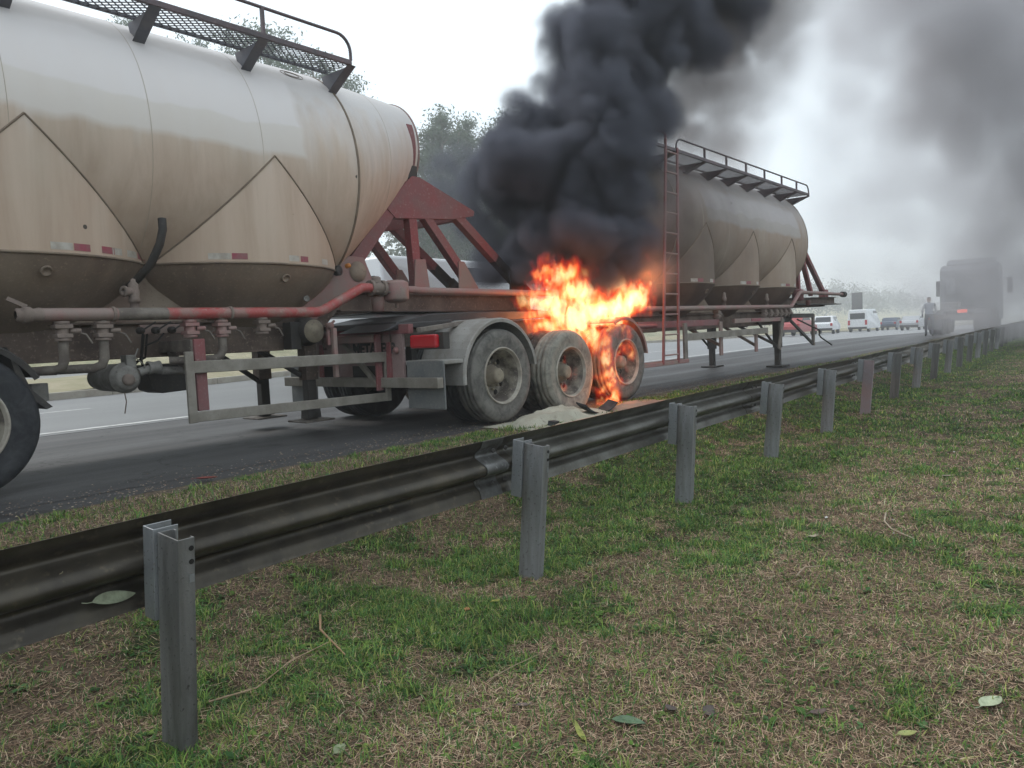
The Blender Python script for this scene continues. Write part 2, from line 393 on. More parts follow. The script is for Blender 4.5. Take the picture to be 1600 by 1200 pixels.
pos = N(t, 'ShaderNodeNewGeometry').outputs['Position']; rot = N(t, 'ShaderNodeMapping'); rot.inputs['Rotation'].default_value = (0, 0, ROAD_H); t.links.new(pos, rot.inputs[0])
c = mixc(t, ramp(t, noise(t, mapping(t, rot.outputs[0], (1.1, .03, 1)), 1.0, 4), [(.4, 0), (.6, .5)]), c, (.10, .10, .105))
t.links.new(c, p.inputs['Base Color']); p.inputs['Roughness'].default_value = .42; p.inputs['Specular IOR Level'].default_value = .6; M_lane = m
US = [-300, -120, -40, -15, 0, 10, 20, 30, 35, 50, 80, 120, 200, 400, 900]
strip('road', 0.0, 44.0, US, ROAD_Z, M_asph)
strip('lane_surface', 4.55, 44.0, US, ROAD_Z + .0035, M_lane)
M_line = worn('worn road paint', (.72, .72, .70), (.45, .45, .44), (.25, .25, .25), 6, .6, fine=30)
us_fine = list(np.arange(-40, 160, 4.0))
tag(strip('lane_line', 4.75, 4.90, us_fine, ROAD_Z + .0075, M_line), kind='structure')
for k in range(-3, 22): strip('lane_line', 8.45, 8.58, [k * 12, k * 12 + 4], ROAD_Z + .0075, M_line)
for k in range(-3, 22): strip('lane_line', 12.1, 12.23, [k * 12 + 40, k * 12 + 44], ROAD_Z + .0075, M_line) if k * 12 + 40 > 30 else None
# ragged bitumen edge
mb = MB(); vs = []; ue = np.arange(-6, 30, .12)
for u in ue:
    e = -.10 - .22 * float(fbm(np.array([u * 1.7]), np.array([3.3]), 4)[0]) - .3 * float(vnoise(np.array([u * .35]), np.array([8.1]))[0])
    for w_ in (.02, e): p_ = rd(u, w_); vs.append((p_[0], p_[1], ROAD_Z - (.002 if w_ > 0 else .022)))
mb.add(vs, [(2 * i, 2 * i + 1, 2 * i + 3, 2 * i + 2) for i in range(len(ue) - 1)]); tag(mb.build('road_edge', M_asph), kind='structure')
# median strip with kerb, dry grass
def curb_w(u): s = min(max((u - 2) / 26, 0), 1); s = s * s * (3 - 2 * s); return 11.9 + 6.4 * s
M_kerb = worn('concrete kerb', (.42, .39, .33), (.33, .30, .25), None, 3, .85)
M_dry = worn('dry median grass', (.34, .29, .19), (.26, .24, .14), (.20, .19, .10), 1.3, .95, fine=12)
um = list(np.arange(-60, 200, 3.0)) + [300, 500, 900]
mb = MB()
for a, b in zip(um[:-1], um[1:]):
    p0 = rd(a, curb_w(a)); p1 = rd(b, curb_w(b)); q0 = rd(a, curb_w(a) + .15); q1 = rd(b, curb_w(b) + .15); za = ROAD_Z - float(drop(a)); zb = ROAD_Z - float(drop(b))
    g = .012; d = (Vector(p1) - Vector(p0)).normalized() * g
    mb.add([(p0[0] + d.x, p0[1] + d.y, za - .05), (p1[0], p1[1], zb - .05), (q1[0], q1[1], zb - .05), (q0[0] + d.x, q0[1] + d.y, za - .05),
            (p0[0] + d.x, p0[1] + d.y, za + .16), (p1[0], p1[1], zb + .16), (q1[0], q1[1], zb + .16), (q0[0] + d.x, q0[1] + d.y, za + .16)],
           [(0, 3, 2, 1), (4, 5, 6, 7), (0, 1, 5, 4), (1, 2, 6, 5), (2, 3, 7, 6), (3, 0, 4, 7)])
tag(mb.build('kerb', M_kerb, bevel=.01), kind='structure')
mb = MB(); prof = [(.15, .14), (1.2, .32), (3.4, .42), (5.5, .2), (6.0, -.02)]
vs = [(*rd(u, curb_w(u) + a)[:2], ROAD_Z - float(drop(u)) + h + .05 * sin(u * 1.3 + a)) for u in um for a, h in prof]
k = len(prof); mb.add(vs, [(i * k + j, i * k + j + 1, (i + 1) * k + j + 1, (i + 1) * k + j) for i in range(len(um) - 1) for j in range(k - 1)], True)
tag(mb.build('median_strip', M_dry), kind='structure')

# ------------------------------------------------------------------ setting: hillside and far ground
def hill_h(u, w_):
    rise = np.clip((w_ - 43.5) / 26, 0, 1); rise = rise * rise * (3 - 2 * rise)
    fade = np.clip((150 - u) / 110, .0, 1)
    h = rise * (3.0 + 7.5 * fade) + np.clip((w_ - 70) / 200, 0, 1) * 16
    h = h + np.clip((u - 150) / 300, 0, 1) * np.clip((w_ - 44) / 120, 0, 1) * 12
    return h + (fbm(u * .06, w_ * .06, 3) - .5) * 2.2 * rise
us = np.concatenate([np.arange(-300, -60, 20), np.arange(-60, 160, 4), np.arange(160, 1000, 30)])
ws = np.concatenate([[43.5, 43.8], np.arange(46, 80, 3), np.arange(84, 140, 8), [160, 200, 260, 340, 450, 600]])
U, W = np.meshgrid(us, ws, indexing='ij')
X = ROAD_O[0] + RF[0] * U + RA[0] * W; Y = ROAD_O[1] + RF[1] * U + RA[1] * W
Z = ROAD_Z + .02 - drop(U) + hill_h(U, W)
n0, n1 = U.shape; idx = np.arange(n0 * n1).reshape(n0, n1)
Fq = np.stack([idx[:-1, :-1], idx[:-1, 1:], idx[1:, 1:], idx[1:, :-1]], -1).reshape(-1, 4)
m, t, p, _ = newmat('hillside grass'); pos = N(t, 'ShaderNodeNewGeometry').outputs['Position']
c = ramp(t, noise(t, pos, .12, 6, .65), [(.32, (.14, .17, .07)), (.5, (.36, .33, .19)), (.68, (.46, .40, .27))])
c = mixc(t, .6, c, ramp(t, noise(t, pos, 1.6, 6, .7), [(.3, (.5, .5, .5)), (.7, (1.4, 1.4, 1.4))]), 'MULTIPLY')
t.links.new(c, p.inputs['Base Color']); p.inputs['Roughness'].default_value = .95; bump(t, p, noise(t, pos, 1.6, 5, .7), 1, .5)
tag(raw_mesh('hillside', np.stack([X, Y, Z], -1).reshape(-1, 3), Fq[:, ::-1], m, smooth=True), kind='structure')

exec_later = []

# ------------------------------------------------------------------ wheels
TYRE = [(-.002, .312), (.0, .335), (-.012, .40), (-.012, .455), (.004, .492), (.022, .512), (.03, .505), (.036, .505), (.042, .517), (.085, .522), (.088, .508), (.098, .508), (.101, .522),
        (.148, .523), (.151, .508), (.161, .508), (.164, .522), (.215, .521), (.221, .505), (.227, .505), (.235, .512), (.252, .492), (.262, .455), (.262, .40), (.25, .33), (.255, .30)]
def tyre_mesh(flat=0.0):
    mb = MB(); mb.lathe((0, 0, 0), (0, 1, 0), TYRE, 72)
    for k in range(0):
        a = 2 * pi * k / 72 + .02
        for y0, y1 in ((-.004, .035),):
            d = Vector((cos(a), 0, sin(a))); tn = Vector((-sin(a), 0, cos(a)))
            q = []
            for r in (.498, .519):
                for yy in (y0 + (.519 - r) * .0, y1):
                    for s_ in (-.012, .012): q.append(d * r + tn * s_ + Vector((0, yy + (.0 if r > .5 else -.004), 0)))
            mb.add(q, [(0, 1, 3, 2), (4, 6, 7, 5), (0, 4, 5, 1), (2, 3, 7, 6), (0, 2, 6, 4), (1, 5, 7, 3)])
    if flat:
        vs = []
        for x, y, z in mb.v:
            if z < -.522 + flat:
                sq = (-.522 + flat - z); z = -.522 + flat; y = y + (-1 if y < .12 else 1) * sq * .7
            elif z < -.25 and (x * x + z * z) > .1:
                y = y + (-1 if y < .12 else 1) * .05 * (-.25 - z) / .27
            vs.append((x, y, z))
        mb.v = vs
    return mb
def rim_mb():
    mb = MB(); mb.lathe((0, 0, 0), (0, 1, 0), [(.006, .300), (.012, .296), (.03, .280), (.06, .262), (.185, .252), (.198, .24), (.205, .20), (.203, .15), (.185, .13), (.185, .09)], 48); return mb
def lip_mb():
    mb = MB(); mb.lathe((0, 0, 0), (0, 1, 0), [(.0, .318), (-.014, .316), (-.018, .308), (-.012, .300), (.004, .296), (.02, .286)], 56); return mb
def hub_mb():
    mb = MB(); mb.lathe((0, 0, 0), (0, -1, 0), [(-.20, .125), (-.16, .125), (-.155, .10), (-.07, .085), (-.05, .075), (-.045, .05), (-.044, 0)], 24)
    for k in range(10):
        a = 2 * pi * k / 10; mb.lathe((.155 * cos(a), .2, .155 * sin(a)), (0, -1, 0), [(0, .016), (.035, .016), (.04, .008), (.04, 0)], 6, smooth=False)
    return mb
_t = None
tyre_me = tyre_mesh().build('tyre', M_tyre_d); rim_me = rim_mb().build('rim', M_rim); hub_me = hub_mb().build('hub', M_hub); lip_me = lip_mb().build('rim_lip', M_lip)
hole = MB()
for k in range(10):
    a = 2 * pi * (k + .5) / 10; hole.lathe((.215 * cos(a), .2005, .215 * sin(a)), (0, -1, 0), [(0, .034), (.002, .030), (.002, 0)], 14)
hole_me = hole.build('hand_holes', M_hole)
PROTO = [tyre_me, rim_me, hub_me, hole_me, lip_me]
def wheel(parent, s, v, z, flip=False, m=None, detail=True, flat=0, tilt=0):
    """outer face at lateral v; flip for the off side"""
    if flat: t_ = tyre_mesh(flat).build('tyre', m or M_tyre_d, bevel=0)
    else:
        t_ = tyre_me.copy(); 
        if m and m is not M_tyre_d: t_.data = t_.data.copy(); t_.data.materials[0] = m
        COL.objects.link(t_)
    t_.name = 'tyre'; t_.parent = parent; t_.location = (s, v, z); t_.rotation_euler = (0, random.uniform(0, 6), pi if flip else 0)
    if flat: t_.rotation_euler = (0, 0, pi if flip else 0)
    if detail:
        a = random.uniform(0, 6)
        for src in (rim_me, hub_me, hole_me, lip_me):
            c = src.copy(); COL.objects.link(c); c.parent = t_; c.rotation_euler = (0, a, 0)
    return t_

# ------------------------------------------------------------------ tank body
def tank(parent, sfx_mat, cone_mat, vc, zc, R, hops, rear_ring, front_ring, front_len, patch_side=True):
    """horizontal cylinder joined to upright hopper cylinders (the seams are where they cross) and cones below"""
    re = R * .52; shell = MB()
    def ring_sections():
        out = []
        # rear dished end and rear taper
        s0 = rear_ring - front_len
        for ds, r in ((-.17, 0), (-.155, .35), (-.12, .62), (-.06, .86), (0, 1.0)): out.append((s0 + ds, zc + R - re - .03, re * r))
        out.append((s0 + .03, zc + R - re - .03, re))
        for k in range(1, 6): f = k / 6; out.append((s0 + (rear_ring - s0) * f, zc + (R - re - .03) * (1 - f), re + (R - re) * f))
        out.append((rear_ring, zc, R))
        nmid = int((front_ring - rear_ring) / .25)
        for k in range(1, nmid): out.append((rear_ring + (front_ring - rear_ring) * k / nmid, zc, R))
        out.append((front_ring, zc, R)); s1 = front_ring + front_len
        for k in range(1, 6): f = k / 6; out.append((front_ring + (s1 - front_ring) * f, zc + (R - re - .03) * f, R + (re - R) * f))
        out.append((s1 - .03, zc + R - re - .03, re))
        for ds, r in ((0, 1.0), (.06, .86), (.12, .62), (.155, .35), (.17, 0)): out.append((s1 + ds, zc + R - re - .03, re * r))
        return out
    secs = ring_sections(); n = 72; vs = []; fs = []
    for s, z, r in secs:
        for k in range(n):
            a = 2 * pi * k / n; vs.append((s, vc - max(r, .002) * cos(a), z + max(r, .002) * sin(a)))
    for i in range(len(secs) - 1):
        for k in range(n):
            k2 = (k + 1) % n; fs.append((i * n + k, i * n + k2, (i + 1) * n + k2, (i + 1) * n + k))
    shell.add(vs, fs, True)
    sh = shell.build('tank_shell', sfx_mat, parent)
    mod = sh.modifiers.new('edge', 'EDGE_SPLIT'); mod.split_angle = radians(28)
    def hoop(s, z, r, wdt=.012, th=.006, nm='weld_seam', mt=M_seam):
        h = MB(); h.lathe((s, vc, z), (1, 0, 0), [(-wdt, r + .001), (-wdt, r + th), (wdt, r + th), (wdt, r + .001)], 72, smooth=False); return h.build(nm, mt, sh)
    hoop(front_ring, zc, R); hoop(rear_ring, zc, R)
    for s in np.arange(rear_ring + .9, front_ring - .3, 1.02): hoop(float(s), zc, R, .0025, .0012, mt=M_seamlight)
    fl = (zc + R - re - .03)
    hoop(front_ring + front_len + .01, fl, re, .010, .012, 'end_flange', M_redpipe)
    hoop(front_ring + front_len * .5, zc + (R - re - .03) * .5, R + (re - R) * .5, .0025, .0012, mt=M_seamlight)
    zs = zc - 1.0; half = 1.0
    for i, si in enumerate(hops):
        for sgn in (1, -1):
            pm = MB(); nx, nz = 24, 12; vs = []; fs = []
            for a in range(nx + 1):
                ds = -half + 2 * half * a / nx; ds = max(-.999, min(.999, ds)); wv = sqrt(R * R - ds * ds); ztop = zc - abs(ds)
                for b in range(nz + 1):
                    z = zs + (ztop - zs) * b / nz; vs.append((si + ds, vc - sgn * (wv + .002), z))
            for a in range(nx):
                for b in range(nz): fs.append((a * (nz + 1) + b, (a + 1) * (nz + 1) + b, (a + 1) * (nz + 1) + b + 1, a * (nz + 1) + b + 1))
            pm.add(vs, fs, True); hp = pm.build('hopper_panel', sfx_mat, parent)
            if sgn == 1:
                sm = MB()
                for d in (-1, 1):
                    pts = []
                    for q in range(17):
                        ds = d * q / 16 * half; pts.append((si + ds, vc - (sqrt(R * R - ds * ds) + .003), zc - abs(ds)))
                    sm.tube(pts, .008, 6)
                # seam along the foot of the panel
                pts = [(si + ds, vc - (sqrt(R * R - ds * ds) + .003), zs) for ds in np.linspace(-half, half, 25)]
                sm.tube(pts, .011, 6); sm.build('weld_seam', M_seam, hp)
        # cone below, with its sides cut flat where neighbouring hoppers meet
        cm = MB(); m_ = 64; vs = []; fs = []; prof = [(zs, R), (zs - .10, R * .955), (zs - .22, R * .87), (zs - .36, R * .745), (zs - .50, R * .60), (zs - .62, R * .45), (zs - .72, R * .30), (zs - .78, R * .16)]
        for z, r in prof:
            for k in range(m_):
                a = 2 * pi * k / m_; x = max(-half, min(half, r * cos(a))); vs.append((si + x, vc - r * sin(a), z))
        for q in range(len(prof) - 1):
            for k in range(m_): fs.append((q * m_ + k, q * m_ + (k + 1) % m_, (q + 1) * m_ + (k + 1) % m_, (q + 1) * m_ + k))
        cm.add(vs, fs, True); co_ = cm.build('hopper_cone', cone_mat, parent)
        sm = MB(); sm.tube([(si - .02 + (.30 * f), vc - (R * .999 - (R * .40) * f) , zs - .50 * f + .0) for f in (0, .5, 1)], .006, 5)
        # round bolted inspection patch
        hh = MB(); dz = -.10; nrm = Vector((0, -cos(radians(35)), -sin(radians(35)))).normalized()
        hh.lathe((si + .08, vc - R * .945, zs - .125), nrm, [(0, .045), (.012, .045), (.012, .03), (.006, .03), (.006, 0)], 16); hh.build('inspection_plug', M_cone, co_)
    return sh

def strip_tape(parent, vc, R, zc, hops, z, spans, th=.004):
    """reflective tape pieces that follow the hopper wall; spans: (s0, s1, colour)"""
    for s0, s1, colr in spans:
        mb = MB(); vs = []; fs = []; K = 4
        for i in range(K + 1):
            s = s0 + (s1 - s0) * i / K; si = min(hops, key=lambda q: abs(q - s)); ds = max(-.97, min(.97, s - si)); wv = sqrt(R * R - ds * ds) + th
            vs += [(s, vc - wv, z), (s, vc - wv, z + .055)]
        for i in range(K): fs.append((2 * i, 2 * i + 2, 2 * i + 3, 2 * i + 1))
        mb.add(vs, fs); mb.build('reflective_strip', M_refl_w if colr == 'w' else M_refl_r, parent)

def walkway(parent, s0, s1, posts, v0, v1, z, rail_h, mt, mt_b, end_drop=True, slats=False, zc=2.72, R=1.24, vc=1.32):
    wk = MB(); wk.bar((s0, v0, z), (s1, v0, z), .035, .05); fr = wk.build('walkway_frame', mt, parent, bevel=.004)
    a = MB(); a.bar((s0, v1, z), (s1, v1, z), .02, .03); a.build('inner_rail', mt_b, fr)
    g = MB()        # expanded metal: crossing diagonal strands
    st = .075; k = int((s1 - s0) / st); wdt = v1 - v0
    for i in range(-6, k + 1):
        for d in (1, -1):
            x0 = s0 + i * st; x1 = x0 + .42
            if d == -1: x0, x1 = x1, x0
            p = [x0, v0]; q = [x1, v1]
            lo, hi = min(x0, x1), max(x0, x1)
            if hi <= s0 or lo >= s1: continue
            def clip(p, q, lim, side):
                if (p[0] - lim) * side < 0: f = (lim - p[0]) / (q[0] - p[0]); p = [lim, p[1] + (q[1] - p[1]) * f]
                if (q[0] - lim) * side < 0: f = (lim - q[0]) / (p[0] - q[0]); q = [lim, q[1] + (p[1] - q[1]) * f]
                return p, q
            p, q = clip(p, q, s0, 1); p, q = clip(p, q, s1, -1)
            g.bar((p[0], p[1], z + .004 * d), (q[0], q[1], z + .004 * d), .010, .006)
    g.build('mesh_grating', mt_b, fr)
    for ps in posts:
        b = MB(); # gusset bracket, web plus flange: outer edge down to the tank skin
        vt = .50; zt = zc + sqrt(max(R * R - (vc - vt) ** 2, 0)) - .01
        b.prism([(v0 - .01, z - .02), (v1 + .1, z - .02), (vt + .03, zt - .04), (vt - .05, zt - .06)], ps - .004, ps + .004, 'yz')
        b.add([(ps - .05, v0 - .01, z - .022), (ps + .05, v0 - .01, z - .022), (ps + .05, vt - .05, zt - .06), (ps - .05, vt - .05, zt - .06)], [(0, 1, 2, 3)])
        b.add([(ps - .05, v0 - .01, z - .027), (ps + .05, v0 - .01, z - .027), (ps + .05, vt - .05, zt - .066), (ps - .05, vt - .05, zt - .066)], [(3, 2, 1, 0)])
        b.build('bracket', mt_b, fr)
    return fr
def handrail(parent, s0, s1, posts, v, z, h, mt, r=.017):
    c = .16; mb = MB()
    def arc(sx, sg): return [(sx + sg * c * (1 - cos(a)), v, z + h - c + c * sin(a)) for a in np.linspace(0, pi / 2, 7)]
    pts = [(s0, v, z)] + arc(s0, 1) + list(reversed(arc(s1, -1))) + [(s1, v, z)]
    mb.tube(pts, r, 8); hr = mb.build('handrail', mt, parent)
    for p in posts:
        q = MB(); q.bar((p, v, z), (p, v, z + h), .03, .03, (0, 1, 0)); q.build('rail_post', mt, hr)
    return hr

def box_part(name, a, b, m, parent, bev=.006, **k): return MB().box(a, b).build(name, m, parent, bevel=bev, **k)
def bar_part(name, p, q, wd, ht, m, parent, side=(0, 1, 0), bev=.006, **k): return MB().bar(p, q, wd, ht, side).build(name, m, parent, bevel=bev, **k)
def tube_part(name, pts, r, m, parent, n=12, **k): return MB().tube(pts, r, n).build(name, m, parent, **k)

def valve(parent, s, v, z0, z1, pipe_to=None, bend=None, col=M_fitting):
    """clamped butterfly valve on a drop pipe"""
    zm = (z0 + z1) / 2; mb = MB()
    mb.lathe((s, v, zm), (0, 0, 1), [(-.075, .035), (-.075, .058), (-.055, .058), (-.05, .046), (.05, .046), (.055, .058), (.075, .058), (.075, .035)], 14)
    mb.box((s - .055, v - .06, zm - .05), (s + .055, v + .06, zm - .02)); mb.box((s - .062, v - .055, zm + .02), (s + .062, v + .055, zm + .05))
    mb.lathe((s + .05, v - .02, zm), (1, -.2, 0), [(0, .02), (.07, .02), (.075, .012), (.075, 0)], 8)
    vo = mb.build('valve', col, parent, bevel=.003)
    tube_part('valve_lever', [(s + .07, v - .02, zm), (s + .15, v - .05, zm - .03), (s + .19, v - .05, zm - .10)], .007, M_greydust, vo, 6)
    dp = MB(); dp.tube([(s, v, z1), (s, v, zm + .07)], .036, 12)
    if pipe_to:
        pts = [(s, v, zm - .07), (s, v, pipe_to + .08)]
        if bend:
            for a in (.5, 1.0): pts.append((s + bend[0] * .08 * (1 - cos(a * pi / 2)), v + bend[1] * .08 * (1 - cos(a * pi / 2)), pipe_to + .08 - .08 * sin(a * pi / 2)))
            pts.append((s + bend[0] * .45, v + bend[1] * .45, pipe_to))
        else: pts.append((s, v, pipe_to))
        dp.tube(pts, .036, 12)
    dp.build('drop_pipe', M_greydust, parent)

def fender(parent, s, z, r, v0, v1, a0, a1, m, th=.01, lip=True, nm='mudguard'):
    mb = MB(); n = 20; vs = []
    prof = [(v0, r - .035), (v0 - .004, r), (v0 + .01, r + .012), (v1, r + .012), (v1, r), (v0 + .012, r)]
    for i in range(n + 1):
        a = a0 + (a1 - a0) * i / n
        for v, rr in prof: vs.append((s - rr * cos(a), v, z + rr * sin(a)))
    k = len(prof); fs = [(i * k + j, i * k + (j + 1) % k, (i + 1) * k + (j + 1) % k, (i + 1) * k + j) for i in range(n) for j in range(k)]
    fs += [tuple(range(k)), tuple(n * k + j for j in reversed(range(k)))]
    mb.add(vs, fs, False); return mb.build(nm, m, parent)

# ================================================================== REAR TANKER TRAILER
HA = pi / 2 - .700
A_ = empty('tank_trailer', (-3.758, 5.039, ROAD_Z), HA, 'big cream cement tank trailer with a maroon truss, its tail out of view', 'tank trailer', 'bulk cement tank trailers')
VC, ZC, R_ = 1.32, 2.735, 1.235
hopsA = [-3.5, -1.44, .60, 2.655]
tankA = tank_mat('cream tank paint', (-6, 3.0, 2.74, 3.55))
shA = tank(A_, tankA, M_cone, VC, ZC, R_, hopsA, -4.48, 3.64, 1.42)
tapes = []
for (x, l, c) in ((1.2, .10, 'w'), (2.02, .17, 'w'), (2.20, .13, 'r'), (2.74, .12, 'w'), (2.88, .10, 'r'), (.70, .16, 'w'), (.87, .13, 'r'), (1.10, .12, 'r'), (1.36, .12, 'w'), (1.50, .10, 'r'), (.12, .14, 'w'), (-.3, .14, 'w'), (-.15, .14, 'r'), (3.2, .12, 'w')): tapes.append((x, x + l, c))
strip_tape(shA, VC, R_, ZC, hopsA, 1.765, tapes)
fr = walkway(A_, -4.6, 3.63, [3.63, 2.63, 1.63, .63, -.37, -1.37, -2.4, -3.4], .10, .50, 3.815, .26, M_walk, M_walkblue, zc=ZC, R=R_, vc=VC)
handrail(fr, -4.6, 3.63, [2.63, 1.55, .5, -.6, -1.7], .10, 3.84, .235, M_walk, .016)
# oval maker's mark on the shell
mb = MB(); 
for rr in (.085, .055): mb.tube([(3.25 + rr * 1.5 * cos(a), 0, rr * sin(a)) for a in np.linspace(0, 2 * pi, 25)], .003, 4, cap=False)
ang = radians(32); vs = []
for x, y, z in mb.v: vv = z / R_; a = ang + radians(22) + vv; vs.append((x, VC - (R_ + .002 - y) * cos(a), ZC + (R_ + .002 - y) * sin(a)))
mb.v = vs; mb.build('oval_emblem', M_seam, shA)
# curved hose guard between the two hoppers
tube_part('hose', [(1.575, .14, 2.07), (1.57, .13, 1.98), (1.55, .16, 1.86), (1.50, .24, 1.70), (1.44, .38, 1.58), (1.42, .6, 1.5)], .034, M_dark, A_, 10)
# saddle plates seen between cones
for c in (1.63, -.42, -2.47):
    MB().prism([(c - .8, 1.28), (c - .08, 1.64), (c + .10, 1.64), (c + .80, 1.28), (c + .9, 1.2), (c - .9, 1.2)], .72, .75).build('saddle_plate', M_chassislight, A_)
    MB().prism([(c - .8, 1.28), (c - .08, 1.64), (c + .10, 1.64), (c + .80, 1.28)], 1.86, 1.89).build('saddle_plate', M_chassislight, A_)
# chassis beams with the step up to the gooseneck
poly = [(-5.2, .93), (2.98, .92), (3.25, .96), (3.55, 1.16), (3.72, 1.325), (7.15, 1.315), (7.15, 1.50), (3.35, 1.52), (3.05, 1.30), (2.4, 1.22), (-5.2, 1.22)]
for v in (.66, 1.84):
    bb = MB(); bb.prism(poly, v + .03, v + .05)
    for (p, q) in (((-5.2, 1.225), (2.4, 1.225)), ((-5.2, .925), (2.98, .925)), ((3.4, 1.515), (7.15, 1.505)), ((3.72, 1.318), (7.15, 1.308))):
        bb.bar((p[0], v + .04, p[1]), (q[0], v + .04, q[1]), .12, .018)
    bb.build('chassis_beam', M_chassis, A_, bevel=.003)
for s in (-4.6, -3.2, -1.9, -.65, .7, 1.6, 2.6, 4.0, 5.2, 6.4):
    z = 1.08 if s < 3.2 else 1.41
    box_part('cross_member', (s - .05, .74, z - .08), (s + .05, 1.86, z + .06), M_chassis, A_)
box_part('rubbing_plate', (4.3, .45, 1.285), (7.1, 2.2, 1.30), M_black, A_)
# pivot plates under the front of the last hopper
MB().prism([(3.28, 1.16), (3.10, 1.58), (3.42, 1.80), (3.62, 1.88), (3.88, 1.92), (4.06, 1.91), (4.22, 1.55), (3.75, 1.5)], .60, .64).build('front_plate', M_redpipe, A_, bevel=.004)
MB().prism([(3.3, 1.3), (3.10, 1.58), (3.42, 1.80), (3.88, 1.92), (4.06, 1.91), (4.22, 1.55)], 1.86, 1.90).build('front_plate', M_red, A_, bevel=.004)
MB().lathe((3.96, .595, 1.75), (0, -1, 0), [(0, .115), (.004, .115), (.004, 0)], 28).build('lightening_hole', M_chassislight, A_)
# gooseneck truss, near side and far side
TR = []
def truss(v, near):
    wv = .115
    def mem(p, q, name, w_=.115, mt=M_red): return bar_part(name, (p[0], v, p[1]), (q[0], v, q[1]), .11, w_, mt, A_, (0, 1, 0), .004)
    mem((3.85, 1.72), (4.84, 2.82), 'truss_brace', .16)
    mem((4.88, 2.5), (4.93, 1.58), 'truss_brace', .125)
    mem((5.08, 2.52), (5.96, 1.57), 'truss_brace')
    mem((5.55, 2.62), (6.42, 2.0), 'truss_brace', .12, M_red); mem((6.40, 2.014), (7.12, 1.50), 'truss_brace', .122, M_dark)
    MB().prism([(4.48, 2.50), (4.70, 2.76), (4.90, 2.93), (5.02, 2.93), (5.98, 2.61), (5.96, 2.545), (5.55, 2.47), (4.6, 2.40)], v - .066, v + .066).build('truss_plate', M_red, A_, bevel=.004)
    MB().prism([(4.83, 1.52), (4.87, 1.93), (5.04, 1.94), (5.10, 1.52)], v - .072, v - .058).build('gusset', M_redpipe, A_)
    MB().prism([(5.61, 1.52), (5.63, 1.94), (5.73, 1.94), (6.04, 1.52)], v - .072, v - .058).build('gusset', M_redpipe, A_)
    MB().prism([(6.63, 1.50), (6.65, 1.85), (6.76, 1.85), (7.26, 1.48)], v - .072, v - .058).build('gusset', M_dark, A_)
truss(.70, True); truss(1.90, False)
for p in ((4.93, 2.7), (5.9, 2.55), (5.0, 1.62)): bar_part('cross_brace', (p[0], .76, p[1]), (p[0], 1.84, p[1]), .09, .09, M_red, A_, (1, 0, 0))
# clamp bar on the rim of the dished end
ae = [radians(a) for a in np.linspace(2, 30, 7)]
mb = MB(); vs = []; fs = []; re = R_ * .52; ze = ZC + R_ - re - .03
for i, a in enumerate([radians(x) for x in np.linspace(-24, 22, 12)]):
    for dr, ds in ((.004, -.09), (.05, -.09), (.05, .0), (.004, .0)): vs.append((5.0 + ds - .02, VC - (re + dr) * cos(a), ze + (re + dr) * sin(a)))
k = 4; fs = [(i * k + j, i * k + (j + 1) % k, (i + 1) * k + (j + 1) % k, (i + 1) * k + j) for i in range(11) for j in range(k)] + [(0, 1, 2, 3), (47, 46, 45, 44)]
mb.add(vs, fs); mb.build('clamp_bar', M_red, A_, bevel=.003)
box_part('clamp_block', (4.86, VC - re * cos(.48) - .10, ze - re * sin(.48) - .12), (5.0, VC - re * cos(.48) + .02, ze - re * sin(.48) + .06), M_dark, A_)
# discharge pipe along the near side
V1 = .13
tube_part('discharge_pipe', [(.62, V1, 1.28), (1.15, V1, 1.28)], .050, M_redpipe, A_, 18)
tube_part('discharge_pipe', [(1.15, V1, 1.28), (1.55, V1, 1.28)], .050, M_greydust, A_, 18)
tube_part('discharge_pipe', [(1.55, V1, 1.28), (3.02, V1, 1.28), (3.09, V1, 1.287), (3.16, V1, 1.315), (3.56, V1, 1.50), (3.62, V1, 1.527), (3.74, V1, 1.532)], .050, M_redbright, A_, 18, label='bright red bare stretch of the discharge pipe')
tube_part('discharge_pipe', [(4.24, V1 + .05, 1.525), (4.42, V1 + .05, 1.525), (4.50, V1 + .05, 1.515), (7.05, V1 + .05, 1.512)], .040, M_redpipe, A_, 18)
mb = MB(); mb.lathe((.62, V1, 1.28), (-1, 0, 0), [(0, .05), (.02, .055), (.06, .045), (.08, .06), (.13, .06), (.13, .05), (.17, .05), (.175, .03)], 16); mb.bar((.52, V1, 1.34), (.40, V1, 1.40), .02, .03); mb.build('hose_coupling', M_fitting, A_)
mb = MB()
for s in (3.76, 3.92): mb.lathe((s, V1 + .02, 1.532), (1, 0, 0), [(-.018, .05), (-.018, .085), (.018, .085), (.018, .05)], 18)
mb.lathe((3.84, V1 + .02, 1.532), (1, 0, 0), [(-.08, .062), (0, .072), (.08, .062)], 18); mb.lathe((3.84, V1 + .02, 1.54), (0, 0, 1), [(0, .05), (.10, .05), (.115, .03), (.12, 0)], 14)
for s in (3.74, 3.80, 3.90, 3.96):
    for a in (.6, 2.2, 3.8, 5.4): mb.lathe((s, V1 + .02 + .072 * cos(a), 1.532 + .072 * sin(a)), (1, 0, 0), [(-.012, .012), (.012, .012)], 6)
mb.build('check_valve', M_fitting, A_, bevel=.002)
MB().lathe((3.93, V1 + .12, 1.44), (0, 0, 1), [(-.16, .02), (-.15, .06), (-.06, .075), (0, .075)], 16).build('pipe_elbow', M_redpipe, A_)
mb = MB(); mb.lathe((4.11, V1 + .02, 1.40), (0, 0, 1), [(-.02, 0), (-.02, .09), (.01, .135), (.02, .14), (.185, .14), (.20, .13), (.22, .09), (.225, 0)], 28); mb.lathe((4.11, V1 + .02, 1.37), (0, 0, -1), [(0, .02), (.05, .018), (.05, 0)], 8); mb.build('air_filter', M_redpipe, A_)
